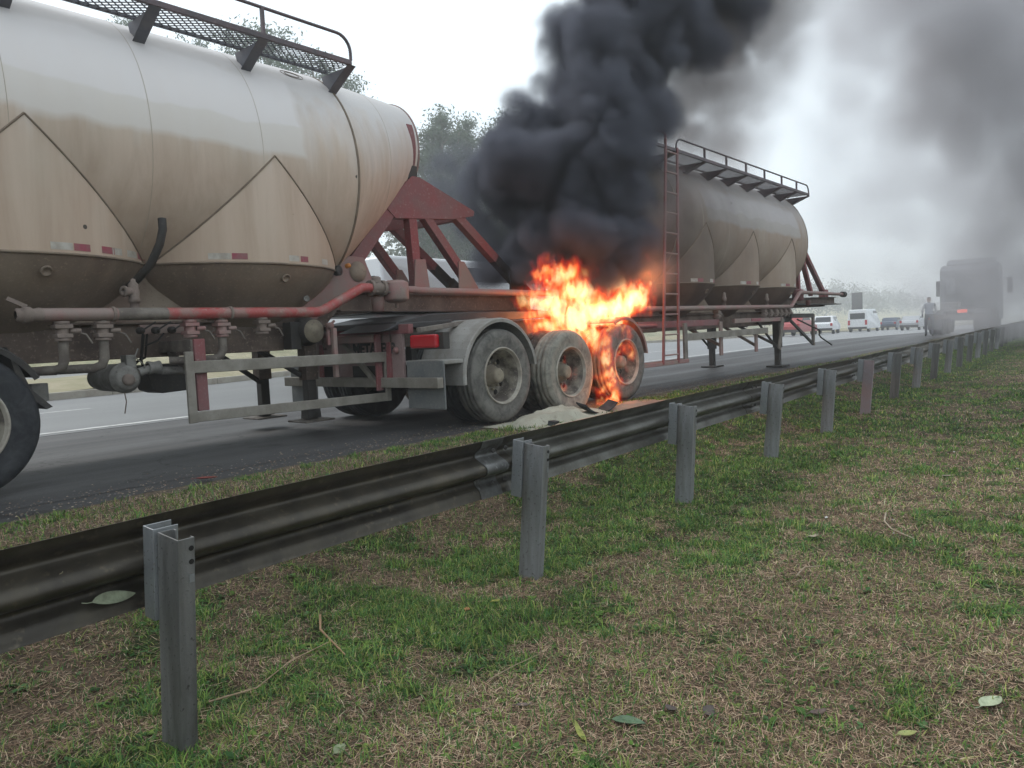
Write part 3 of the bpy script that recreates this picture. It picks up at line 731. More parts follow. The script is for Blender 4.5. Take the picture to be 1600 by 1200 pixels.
valve(A_, .75, V1 + .02, 1.06, 1.25, .86, (-.6, .8)); valve(A_, 1.04, V1 + .02, 1.05, 1.25, .86, (-.8, .6)); valve(A_, 1.75, V1 + .02, 1.06, 1.24, None, None, M_redpipe)
valve(A_, 2.04, V1 + .02, 1.05, 1.24, .88, (-.9, .4), M_redpipe); valve(A_, 2.44, V1 + .02, 1.08, 1.24)
for s in (1.12, 2.12): # pipe clamps
    MB().lathe((s, V1, 1.28), (1, 0, 0), [(-.012, .05), (-.012, .06), (.012, .06), (.012, .05)], 16).build('pipe_clamp', M_fitting, A_)
mb = MB(); mb.lathe((1.35, .26, 1.33), (0, 0, 1), [(0, .035), (.05, .035), (.05, .045), (.08, .045), (.09, .04), (.14, .045), (.16, .04), (.20, .04), (.22, .022), (.24, .022), (.25, 0)], 14); mb.lathe((1.35, .26, 1.47), (-1, -.3, 0), [(0, .035), (.07, .035), (.08, .045), (.10, .045), (.10, .02), (.05, .02)], 12); mb.build('relief_valve', M_fitting, A_)
MB().lathe((3.12, .40, 1.43), (-.3, -1, 0), [(0, .03), (.02, .03), (.022, .024), (.018, .022), (.018, 0)], 18).build('pressure_gauge', M_reser, A_)
# orange marker lamp and black cap by the last hopper
MB().lathe((3.72, .48, 1.79), (0, -1, .1), [(0, .028), (.04, .026), (.05, .015), (.052, 0)], 18).build('marker_lamp', M_orange, A_)
MB().lathe((3.60, .52, 1.74), (.2, -1, 0), [(0, .055), (.05, .055), (.06, .04), (.06, 0)], 18).build('rubber_cap', M_dark, A_)
# control box with levers
box_part('lever_panel', (1.45, .42, 1.12), (1.85, .45, 1.20), M_redpipe, A_)
for s in (1.43, 1.56, 1.70):
    mb = MB(); mb.lathe((s, .40, 1.15), (0, -1, 0), [(0, .03), (.05, .03), (.05, 0)], 10); mb.bar((s, .34, 1.15), (s + .11, .32, 1.22), .012, .012); mb.build('lever', M_dark, A_)
for k, (s, v) in enumerate(((1.47, .42), (1.49, .45), (1.51, .43))): tube_part('cable', [(s, v, 1.13), (s - .02, v, 1.0), (s - .01, v + .05, .92), (s + .02 - .1 * k, v + .1, .84)], .010, M_hole, A_, 6)
tube_part('cable', [(1.62, .36, 1.12), (1.55, .33, 1.06), (1.45, .36, 1.02)], .008, M_hole, A_, 6)
tube_part('cable', [(1.40, .38, 1.0), (1.36, .36, .93), (1.43, .35, .86), (1.45, .40, .80)], .006, M_reser, A_, 6)
# air reservoir under the chassis
mb = MB(); mb.lathe((1.29, .55, .76), (.05, -1, 0), [(-.35, .10), (-.25, .115), (.0, .12), (.10, .12), (.11, .13), (.13, .13), (.14, .11), (.17, .105), (.19, .08), (.195, 0)], 28); r_ = mb.build('air_reservoir', M_reser, A_)
MB().lathe((1.29, .36, .745), (.05, -1, 0), [(0, .05), (.03, .048), (.035, .02), (.035, 0)], 14).build('valve_head', M_fitting, A_)
box_part('reservoir_bracket', (1.30, .38, .84), (1.38, .50, .95), M_reser, A_)
tube_part('drain_cord', [(1.28, .42, .64), (1.29, .42, .56), (1.27, .42, .46)], .005, M_fitting, A_, 5)
tube_part('outlet_pipe', [(1.40, .40, .80), (1.52, .40, .83), (1.60, .40, .80), (1.95, .40, .78)], .035, M_reser, A_, 12)
MB().lathe((1.53, .40, .83), (1, 0, 0), [(-.05, .04), (-.05, .06), (0, .05), (.05, .06), (.05, .04)], 12).build('pipe_union', M_reser, A_)
MB().prism([(1.55, .85), (1.62, .62), (1.70, .59), (1.98, .60), (2.02, .66), (2.02, .85)], .62, .95).build('tool_box', M_dark, A_, bevel=.015)
# side guard
GD = empty('side_guard', (0, 0, 0)); GD.parent = A_
bar_part('guard_rail', (1.70, .05, .820), (3.86, .05, .795), .03, .105, M_alu, GD, (0, 1, 0)); bar_part('guard_rail', (1.70, .05, .395), (3.86, .05, .370), .03, .090, M_alu, GD, (0, 1, 0))
bar_part('guard_post', (1.67, .05, .345), (1.67, .05, .955), .03, .075, M_alu, GD, (0, 1, 0)); bar_part('guard_post', (3.83, .045, .325), (3.83, .045, .85), .032, .065, M_alu, GD, (0, 1, 0))
box_part('hanger', (1.74, .08, .44), (1.84, .11, 1.06), M_red, GD); box_part('hanger_arm', (1.72, .10, .955), (1.84, .70, 1.055), M_greydust, GD)
bar_part('hanger_brace', (1.80, .12, .70), (1.80, .66, .95), .05, .05, M_greydust, GD, (1, 0, 0))
box_part('hanger', (3.72, .08, .44), (3.80, .11, 1.04), M_red, GD); box_part('hanger_arm', (3.70, .10, .955), (3.80, .70, 1.04), M_redpipe, GD)
bar_part('hanger_brace', (3.76, .12, .50), (3.76, .66, .95), .05, .05, M_alu, GD, (1, 0, 0)); bar_part('hanger', (3.24, .14, .62), (3.24, .14, 1.12), .05, .045, M_redpipe, GD, (0, 1, 0))
box_part('cross_rail', (3.05, 1.0, .60), (3.2, 2.3, .70), M_greydust, GD) if False else None
# landing leg, gearbox and crank
for v, sg in ((.86, 1), (1.78, -1)):
    lg = empty('landing_leg', (0, 0, 0)); lg.parent = A_
    box_part('outer_tube', (3.33, v - .07, .58), (3.49, v + .07, 1.25), M_chassis, lg); box_part('inner_tube', (3.355, v - .05, .15), (3.465, v + .05, .58), M_dark, lg)
    MB().prism([(3.33, .27), (3.49, .27), (3.50, .16), (3.32, .16)], v - .06, v + .06).build('shoe_socket', M_dark, lg); box_part('foot_plate', (3.22, v - .17, .125), (3.60, v + .17, .145), M_greydust, lg)
for sg in (1,):
    tube_part('leg_brace', [(3.36, .90, .62), (2.7, .90, 1.02)], .03, M_dark, A_, 8); tube_part('leg_brace', [(3.36, 1.75, .55), (2.7, 1.75, 1.02)], .03, M_dark, A_, 8)
MB().lathe((3.20, .62, 1.10), (0, -1, 0), [(-.10, .10), (.02, .15), (.10, .15), (.12, .13), (.20, .13), (.205, .11), (.20, .10), (.20, 0)], 32).build('gearbox_drum', M_dark, A_)
MB().lathe((3.20, .415, 1.10), (0, -1, 0), [(0, .12), (.006, .12), (.006, .06), (.02, .05), (.03, 0)], 24).build('drum_cover', M_hub, A_)
mb = MB(); mb.bar((3.36, .40, .95), (3.36, .40, 1.18), .03, .03); mb.lathe((3.36, .38, 1.15), (0, -1, 0), [(0, .035), (.05, .035), (.05, 0)], 8); mb.bar((3.36, .36, 1.15), (3.42, .36, 1.2), .02, .02); mb.build('crank_bracket', M_redpipe, A_)
box_part('gear_housing', (2.98, .50, .92), (3.10, .64, 1.2), M_dark, A_)
# axles and wheels (the front axle wheel shows at the picture edge)
for s in (0, -1.3, -2.6):
    tube_part('axle', [(s, .2, .52), (s, 2.42, .52)], .065, M_dark, A_, 12)
    wheel(A_, s, 0, .522, m=M_tyre); wheel(A_, s, .30, .522, m=M_tyre, detail=False); wheel(A_, s, 2.62, .522, True, M_tyre); wheel(A_, s, 2.32, .522, True, M_tyre, False)
    box_part('spring_hanger', (s - .66, .70, .62), (s - .58, .80, .93), M_dark, A_); bar_part('leaf_spring', (s - .55, .75, .66), (s + .5, .75, .66), .08, .06, M_dark, A_)
    fender(A_, s, .52, .60, .0, .56, radians(35), radians(150), M_dark)
MB().prism([(.34, 1.05), (.41, .90), (.47, .74), (.60, .60), (.56, .585), (.44, .70), (.38, .86)], .02, .5).build('mudflap', M_dark, A_)
box_part('bump_stop', (.62, .50, .62), (.74, .62, .76), M_reser, A_)

# ================================================================== FRONT TANKER TRAILER (burning)
HB = pi / 2 - .6957
B_ = empty('tank_trailer', (-.094, 8.268, ROAD_Z), HB, 'burning cement tank trailer with a red ladder, tyres alight, in dark smoke', 'tank trailer', 'bulk cement tank trailers')
VCB, ZCB, RB = 1.32, 2.665, 1.22
hopsB = [5.45, 7.44, 9.46]
tankB = tank_mat('smoke-shaded cream tank paint', (5.5, 10.0, 2.70, 3.30), (.66, .65, .66), soot_shade=5.9)  # tint dims the paint to imitate the shade of the smoke in front
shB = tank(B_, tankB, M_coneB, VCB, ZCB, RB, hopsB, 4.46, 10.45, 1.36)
tp_ = []
for c0 in hopsB: tp_ += [(c0 - .45, c0 - .30, 'w'), (c0 - .30, c0 - .15, 'r'), (c0 + .1, c0 + .25, 'w'), (c0 + .25, c0 + .38, 'r'), (c0 + .62, c0 + .75, 'w')]
strip_tape(shB, VCB, RB, ZCB, hopsB, 1.685, tp_)
pB = [4.40, 5.42, 6.27, 7.12, 8.0, 8.9, 9.75, 10.5]
frB = walkway(B_, 3.55, 10.5, pB, .08, .52, 3.665, .2, M_walk, M_walk, zc=ZCB, R=RB, vc=VCB)
handrail(frB, 4.42, 10.5, pB[1:-1], .08, 3.665, .19, M_walk, .015)
tube_part('grab_hoop', [(4.05, .06, 3.60), (4.05, .06, 3.82), (4.02, .07, 3.87), (3.9, .12, 3.89), (3.6, .4, 3.89), (3.3, .9, 3.86)], .020, M_red, frB, 10)
# ladder
LD = empty('ladder', (0, 0, 0)); LD.parent = B_
bar_part('ladder_stringer', (3.66, .0, .42), (4.05, .06, 3.64), .03, .05, M_red, LD); bar_part('ladder_stringer', (4.14, .0, .42), (4.42, .06, 3.70), .03, .05, M_red, LD)
for k in range(11):
    z = .55 + .305 * k; f = (z - .42) / 3.22; bar_part('rung', (3.66 + .39 * f, .005 + .06 * f, z), (4.14 + .28 * f, .005 + .06 * f, z), .035, .022, M_redpipe, LD)
fs_ = MB(); fs_.prism([(3.05, .10), (3.10, .0), (4.50, .0), (4.60, .05), (4.62, .14), (4.5, .2), (3.1, .2)], .40, .46, 'xy'); fs_.build('step_plate', M_redpipe, B_, bevel=.008)
# chassis
polyB = [(-1.0, .90), (9.9, .92), (10.3, 1.05), (10.55, 1.27), (14.2, 1.37), (14.2, 1.53), (10.2, 1.47), (9.9, 1.20), (3.2, 1.18), (-1.0, 1.12)]
for v in (.68, 1.86):
    bb = MB(); bb.prism(polyB, v, v + .02)
    for (p, q) in (((-1.0, 1.125), (9.9, 1.20)), ((-1.0, .90), (9.9, .92)), ((10.2, 1.475), (14.2, 1.535)), ((10.55, 1.27), (14.2, 1.37))): bb.bar((p[0], v + .01, p[1]), (q[0], v + .01, q[1]), .12, .018)
    bb.build('chassis_beam', M_chassis, B_, bevel=.003)
for s in (-.6, .65, 1.95, 3.3, 4.6, 6.0, 7.4, 8.8, 10.9, 12.2, 13.5): z = 1.03 if s < 10 else 1.38; box_part('cross_member', (s - .05, .72, z - .08), (s + .05, 1.86, z + .06), M_chassis, B_)
box_part('coupling_deck', (10.9, .5, 1.34), (14.2, 2.15, 1.36), M_black, B_)
for v in (.70, 1.90):
    for p, q in (((11.50, 2.1), (11.55, 1.55)), ((11.75, 2.55), (12.45, 1.58)), ((11.95, 2.62), (13.35, 1.66))): bar_part('truss_brace', (p[0], v, p[1]), (q[0], v, q[1]), .10, .11, M_red, B_)
    bar_part('truss_brace', (10.5, 1.66, 0) if False else (10.62, v, 1.72), (11.7, v, 2.42), .10, .13, M_red, B_)
    box_part('truss_shoe', (13.25, v - .07, 1.53), (13.55, v + .07, 1.72), M_red, B_)
    for c in (6.45, 8.45): MB().prism([(c - .8, 1.20), (c - .08, 1.58), (c + .10, 1.58), (c + .80, 1.20)], v, v + .03).build('saddle_plate', M_chassislight, B_)
    MB().prism([(3.3, 1.15), (3.9, 1.9), (4.5, 1.75), (4.9, 1.15)], v, v + .03).build('saddle_plate', M_chassis, B_)
# fifth wheel assembly on the tail
MB().prism([(-1.05, 1.10), (-.95, 1.16), (-.45, 1.24), (.2, 1.26), (2.6, 1.26), (2.6, 1.20), (-.9, 1.09)], .62, 1.98).build('fifth_wheel_plate', M_black, B_, bevel=.01)
MB().prism([(-1.25, 1.06), (-1.0, 1.14), (-.2, 1.17), (-.2, 1.12)], .55, 1.25).build('ramp_plate', M_black, B_, bevel=.01)
bar_part('tail_beam', (-.95, .30, 1.06), (.3, .5, 1.16), .06, .05, M_greydust, B_)
# pipes
tube_part('discharge_pipe', [(3.0, .12, 1.245), (9.35, .12, 1.27), (9.45, .12, 1.29), (9.95, .14, 1.55), (10.1, .15, 1.575), (14.3, .5, 1.60)], .040, M_redpipe, B_, 14)
MB().lathe((14.3, .5, 1.60), (1, .08, 0), [(-.1, .05), (-.1, .07), (.02, .07), (.03, .05), (.12, .05), (.14, .075), (.2, .075), (.21, 0)], 14).build('hose_coupling', M_dark, B_)
mb = MB(); mb.lathe((10.35, .30, 1.40), (0, 0, 1), [(0, .05), (.02, .12), (.24, .12), (.26, .05)], 16); mb.lathe((11.0, .30, 1.42), (0, 0, -1), [(0, .05), (.12, .05), (.12, 0)], 10); mb.build('air_filter', M_red, B_)
tube_part('side_pipe', [(3.1, .10, 1.0), (3.65, .10, 1.0)], .03, M_red, B_, 8)
for s in (6.42, 8.42): MB().lathe((s, .25, 1.30), (0, 0, 1), [(0, .03), (.08, .03), (.08, .042), (.14, .042), (.15, .03), (.22, .03), (.24, .0)], 10).build('relief_valve', M_fitting, B_)
for s in (5.9, 8.0, 8.3, 8.6, 8.85, 9.1, 9.35): valve(B_, s, .16, 1.06, 1.24)
# red outrigger frames, side guard and hanging posts
box_part('outrigger', (3.2, .14, .96), (5.95, .20, 1.06), M_red, B_); box_part('outrigger', (6.55, .12, .98), (8.95, .18, 1.06), M_redpipe, B_); box_part('reflective_strip', (7.3, .112, 1.0), (7.75, .12, 1.055), M_refl_r, B_)
GB = empty('side_guard', (0, 0, 0)); GB.parent = B_
bar_part('guard_rail', (4.50, .05, .80), (7.90, .05, .815), .03, .11, M_alu, GB)
for s0, z1 in ((4.46, 1.02),): bar_part('guard_post', (s0, .04, .42), (s0, .04, z1), .03, .12, M_greydust, GB)
for s0, z0, z1 in ((5.95, .44, 1.02), (7.50, .43, .80)): bar_part('guard_post', (s0, .12, z0), (s0, .12, z1), .03, .11, M_redpipe, GB)
bar_part('guard_post', (8.62, .10, .43), (8.86, .10, 1.03), .03, .13, M_greydust, GB)
bar_part('guard_brace', (7.50, .14, .55), (7.50, .80, .95), .05, .05, M_greydust, GB, (1, 0, 0)); bar_part('guard_brace', (8.62, .14, .50), (8.4, .9, .95), .05, .05, M_dark, GB, (1, 0, 0))
bar_part('guard_brace', (6.0, .14, .60), (6.0, .80, .95), .05, .05, M_greydust, GB, (1, 0, 0))
for v in (.55, 2.05):
    lg = empty('landing_leg', (0, 0, 0)); lg.parent = B_
    box_part('outer_tube', (9.66, v - .07, .42), (9.86, v + .07, 1.12), M_dark, lg); box_part('inner_tube', (9.70, v - .055, .04), (9.82, v + .055, .45), M_dark, lg); box_part('foot_plate', (9.52, v - .17, .01), (10.0, v + .17, .04), M_dark, lg)
    tube_part('leg_brace', [(9.6, v + .02, .5), (8.9, v + .1, 1.0)], .025, M_dark, lg, 8)
# triangular crank frame hanging off the front
TF = empty('outrigger_frame', (0, 0, 0)); TF.parent = B_
bar_part('frame_bar', (9.3, .1, 1.08), (10.58, .06, 1.07), .05, .09, M_dark, TF); bar_part('frame_bar', (10.56, .06, .42), (10.58, .06, 1.10), .05, .09, M_greydust, TF); bar_part('frame_bar', (9.3, .1, .98), (10.52, .06, .46), .04, .06, M_dark, TF)
tube_part('crank_handle', [(9.7, .1, 1.0), (10.5, .0, .80), (10.75, -.03, .74), (10.62, -.05, .64), (10.72, -.06, .58), (11.25, -.12, .40)], .018, M_dark, TF, 8)
MB().prism([(9.1, .95), (9.15, 1.22), (9.45, 1.28), (9.7, 1.15), (9.9, 1.10), (9.5, .95)], .2, .45).build('gear_housing', M_dark, B_, bevel=.01)
# wheels
WB = [(0, .522, M_tyre_d, 0), (1.3, .475, M_tyre_pale, .045), (2.62, .522, M_tyre_d, 0)]
for i, (s, z, mt, fl) in enumerate(WB):
    tube_part('axle', [(s, .2, z), (s, 2.42, z)], .065, M_dark, B_, 12)
    wo_ = wheel(B_, s, 0, z, m=mt, flat=fl); wheel(B_, s, .30, z, m=M_tyre_burn if i else M_tyre, detail=False, flat=fl); wheel(B_, s, 2.62, z, True, M_tyre_burn if i else M_tyre); wheel(B_, s, 2.32, z, True, M_tyre, False)
    if fl: wo_['label'] = 'burst middle tyre sagging flat on the ground'
    bar_part('leaf_spring', (s - .55, .77, .66), (s + .5, .77, .66), .08, .06, M_dark, B_); box_part('spring_hanger', (s - .68, .72, .62), (s - .60, .82, .92), M_dark, B_)
fender(B_, 0, .53, .62, .0, .66, radians(-6), radians(172), M_fender)
fender(B_, 2.62, .53, .60, .0, .60, radians(62), radians(172), M_redpipe)
MB().prism([(-.62, .75), (-.62, .45), (-1.02, .20), (-1.02, .75)], 0, 1) if False else None
fr_ = MB(); fr_.box((-.95, .02, .70), (-.60, .58, .745)); fr_.build('mudguard_ledge', M_fender, B_, bevel=.01)
fl_ = MB(); fl_.box((-.96, -.04, .25), (-.94, .50, .74)); fl_.build('mudflap', M_flap, B_, bevel=.004)
MB().box((-.96, 2.1, .25), (-.94, 2.6, .74)).build('mudflap', M_flap, B_)
# rear cross panel with lettering, lamp and bumper bar
rp = box_part('rear_panel', (-.99, .52, .50), (-.95, 2.10, 1.13), M_panel, B_)
box_part('rear_panel', (-1.0, .40, 1.03), (-.93, 2.2, 1.13), M_red, B_)
box_part('panel_recess', (-1.0, .95, .50), (-.975, 1.35, .70), M_hole, B_); box_part('panel_recess', (-1.0, 1.6, .50), (-.975, 1.9, .70), M_hole, B_)
MB().lathe((-1.0, .60, .86), (-1, 0, 0), [(0, .035), (.02, .035), (.02, .02), (.03, .018), (.03, 0)], 16).build('tail_socket', M_redpipe, B_)
lp = box_part('tail_lamp', (-1.05, -.04, .875), (-.99, .34, 1.01), M_lampred, B_, bev=.02)
box_part('lamp_housing', (-.99, -.09, .86), (-.90, .40, 1.03), M_dark, B_)
box_part('bumper_bar', (-1.06, -.05, .47), (-.98, 2.6, .575), M_alu, B_)
bar_part('bumper_hanger', (-1.0, .72, .5), (-.98, .72, .95), .06, .06, M_red, B_); bar_part('bumper_hanger', (-1.0, 1.9, .5), (-.98, 1.9, .95), .06, .06, M_red, B_)
fc = bpy.data.curves.new('panel lettering', 'FONT'); fc.body = 'METALESP'; fc.size = .155; fc.extrude = .002; fc.offset = .006; fc.align_x = 'CENTER'
ft = bpy.data.objects.new('tmp', fc); COL.objects.link(ft); bpy.context.view_layer.update()
dg = bpy.context.evaluated_depsgraph_get(); me = bpy.data.meshes.new_from_object(ft.evaluated_get(dg)); bpy.data.objects.remove(ft)
lt = bpy.data.objects.new('lettering', me); COL.objects.link(lt); me.materials.clear(); me.materials.append(M_letters); lt.parent = B_
lt.matrix_local = Matrix(((0, 0, -1, -.993), (-1, 0, 0, .98), (0, 1, 0, .835), (0, 0, 0, 1)))
for o_ in PROTO: bpy.data.objects.remove(o_)

# ================================================================== GUARDRAIL
M_galv = worn('galvanised post', (.36, .375, .395), (.13, .122, .11), (.06, .055, .05), 6.5, .5, .5, True, lo=.34, hi=.68, fine=45, bstr=.5)
M_galvd = worn('dark galvanised post', (.09, .088, .082), (.23, .23, .225), (.04, .038, .035), 6.0, .6, .5, True, fine=55, bstr=.4)  # darker streaked finish for some near and most far posts
M_galvb = worn('bright galvanised spacer', (.33, .345, .36), (.20, .21, .22), (.14, .11, .09), 3, .45, .5, fine=70)
M_rustpost = worn('post with rust blush', (.26, .25, .27), (.27, .17, .17), (.12, .1, .1), 1.5, .6, .35, fine=60)
M_rail = worn('grimy old beam', (.042, .036, .028), (.105, .09, .066), (.12, .10, .07), 4.5, .42, .5, lo=.4, hi=.75, fine=26, bstr=.3)
M_rail2 = worn('less dirty beam', (.115, .112, .098), (.045, .040, .030), (.15, .135, .11), 4.0, .40, .6, lo=.4, hi=.7, fine=70)
M_rail3 = worn('pale beam', (.22, .20, .17), (.14, .125, .10), None, 2.0, .45, .5)
G_ = empty('guardrail', (GO[0], GO[1], 0), pi / 2 - GH, 'steel W-beam guardrail on grey posts running along the grass verge', 'guardrail')
TILT = empty('rail_run', (0, 0, 0)); TILT.parent = G_
bpy.data.objects.remove(TILT)
LEAN = radians(5)
G_.rotation_mode = 'XYZ'
def post_mesh(hgt=.735, low=-.25, a=.128, b=.058, th=.006):
    mb = MB()
    # C section, web facing back along the road, flanges forward with small return lips
    poly = [(0, 0), (b, 0), (b, .02), (b - th, .02), (b - th, th), (th, th), (th, a - th), (b - th, a - th), (b - th, a - .02), (b, a - .02), (b, a), (0, a)]
    n = len(poly); vs = [(x, y, low) for x, y in poly] + [(x, y, hgt) for x, y in poly]
    fs = [(i, i + n, (i + 1) % n + n, (i + 1) % n) for i in range(n)] + [tuple(range(n)), tuple(range(2 * n - 1, n - 1, -1))]
    mb.add(vs, fs); return mb
pm_ = post_mesh().build('post', M_galv, bevel=.002)
sp_mb = MB(); a0, a1 = .131, .198; th = .005
poly = [(-.012, a0), (.075, a0), (.075, a0 + th), (-.007, a0 + th), (-.007, a1 - th), (.085, a1 - th), (.085, a1), (-.012, a1)]
n = len(poly); sp_mb.add([(x, y, .43) for x, y in poly] + [(x, y, .745) for x, y in poly], [(i, i + n, (i + 1) % n + n, (i + 1) % n) for i in range(n)] + [tuple(range(n)), tuple(range(2 * n - 1, n - 1, -1))])
spm = sp_mb.build('spacer', M_galvb, bevel=.0015)
bolt_mb = MB()
for z in (.70, .655, .60): bolt_mb.lathe((.045, -.0012, z), (0, -1, 0), [(0, .009), (.001, .009), (.001, 0)], 10, smooth=False)
blm = bolt_mb.build('bolt_holes', M_hole)
slot = MB().box((.036, -.0025, .585), (.054, -.0012, .612)).build('slot', M_galvb)
hb = MB(); hb.lathe((.03, .198, .60), (0, -1, 0), [(0, .028), (.008, .028), (.014, .018), (.014, 0)], 10); hbm = hb.build('bolt_head', M_fitting)
posts = []
pmats = {0: M_galvd, 1: M_galv, 2: M_galv, 3: M_galv, 4: M_galv, 5: M_rustpost, 6: M_galvd, 7: M_galv, 8: M_galvd}
def at_rail(s): return Matrix.Translation((s, 0, 0)) @ Matrix.Rotation(LEAN, 4, 'X')
for k in range(-1, 44):
    p = pm_.copy(); p.data = pm_.data if k > 8 or k < 0 else pm_.data.copy(); COL.objects.link(p); p.parent = G_
    sgn = random.Random(k + 5)
    extra = Matrix.Rotation(sgn.uniform(-.02, .02), 4, 'Y') @ Matrix.Rotation(sgn.uniform(-.02, .02), 4, 'X')
    p.matrix_local = at_rail(2.02 * k - (.025 if k == 0 else 0)) @ extra
    mt = pmats.get(k, M_galvd if k % 3 else M_galv)
    if k <= 8 and k >= 0: p.data.materials[0] = mt
    elif mt is not M_galv:
        p.data = pm_.data.copy() if 'dark_post' not in bpy.data.meshes else bpy.data.meshes['dark_post']
        p.data.name = 'dark_post'; p.data.materials[0] = mt
    if k < 12:
        for s_ in (spm, blm, hbm) + ((slot,) if k < 3 else ()): c = s_.copy(); COL.objects.link(c); c.parent = p
    else:
        c = spm.copy(); COL.objects.link(c); c.parent = p
for o_ in (pm_, spm, blm, slot, hbm): bpy.data.objects.remove(o_)
WB_P = [(-.158, .030), (-.150, .036), (-.118, .050), (-.088, .082), (-.060, .083), (-.022, .004), (.022, .004), (.060, .083), (.088, .082), (.118, .050), (.150, .036), (.158, .030)]
def beam(s0, s1, mt, off=0):
    mb = MB(); K = max(2, int((s1 - s0) / .5)); vs = []; n = 0
    # smooth the profile
    P = [Vector((v, z)) for z, v in WB_P]; Q = []
    for i in range(len(P) - 1):
        for f in (0, .33, .66):
            p0, p1, p2, p3 = P[max(i - 1, 0)], P[i], P[i + 1], P[min(i + 2, len(P) - 1)]
            Q.append(.5 * ((2 * p1) + (p2 - p0) * f + (2 * p0 - 5 * p1 + 4 * p2 - p3) * f * f + (3 * p1 - p0 - 3 * p2 + p3) * f ** 3))
    Q.append(P[-1]); n = len(Q); th = .004
    for i in range(K + 1):
        s = s0 + (s1 - s0) * i / K; dz = .004 * sin(s * 1.7) ; dv = .004 * sin(s * 2.3 + 1)
        for q in Q: vs.append((s, 202e-3 + off + q.x + dv, 603e-3 + q.y + dz))
        for q in reversed(Q): vs.append((s, 202e-3 + off + th + q.x + dv, 603e-3 + q.y + dz))
    m_ = 2 * n; fs = [(i * m_ + j, i * m_ + (j + 1) % m_, (i + 1) * m_ + (j + 1) % m_, (i + 1) * m_ + j) for i in range(K) for j in range(m_)]
    mb.add(vs, fs, True); mb.add(vs[:m_], [tuple(range(m_))]); mb.add(vs[K * m_:], [tuple(range(m_ - 1, -1, -1))])
    o = mb.build('rail_beam', mt, G_); o.modifiers.new('edge', 'EDGE_SPLIT').split_angle = radians(60)
    o.matrix_local = Matrix.Rotation(LEAN, 4, 'X'); return o
beam(1.80, 1.985, worn('scraped bare lap joint', (.20, .205, .205), (.10, .095, .085), (.30, .3, .3), 9, .4, .6), off=-.007)
j = -2.18
k = 0
while j < 88:
    beam(j - .05, j + 4.04 + .20, [M_rail, M_rail2, M_rail, M_rail2, M_rail3, M_rail3][min(k, 5)] if k != 0 else M_rail, off=.005 * (k % 2)); 
    for z in (.515, .695):
        for ds in (.05, .16):
            if k > 3: continue
            b_ = MB().lathe((0, 0, 0), (0, -1, 0), [(0, .014), (.008, .012), (.008, 0)], 8).build('bolt', M_dark, G_); b_.matrix_local = Matrix.Rotation(LEAN, 4, 'X') @ Matrix.Translation((j + ds, .244, z))
    j += 4.04; k += 1

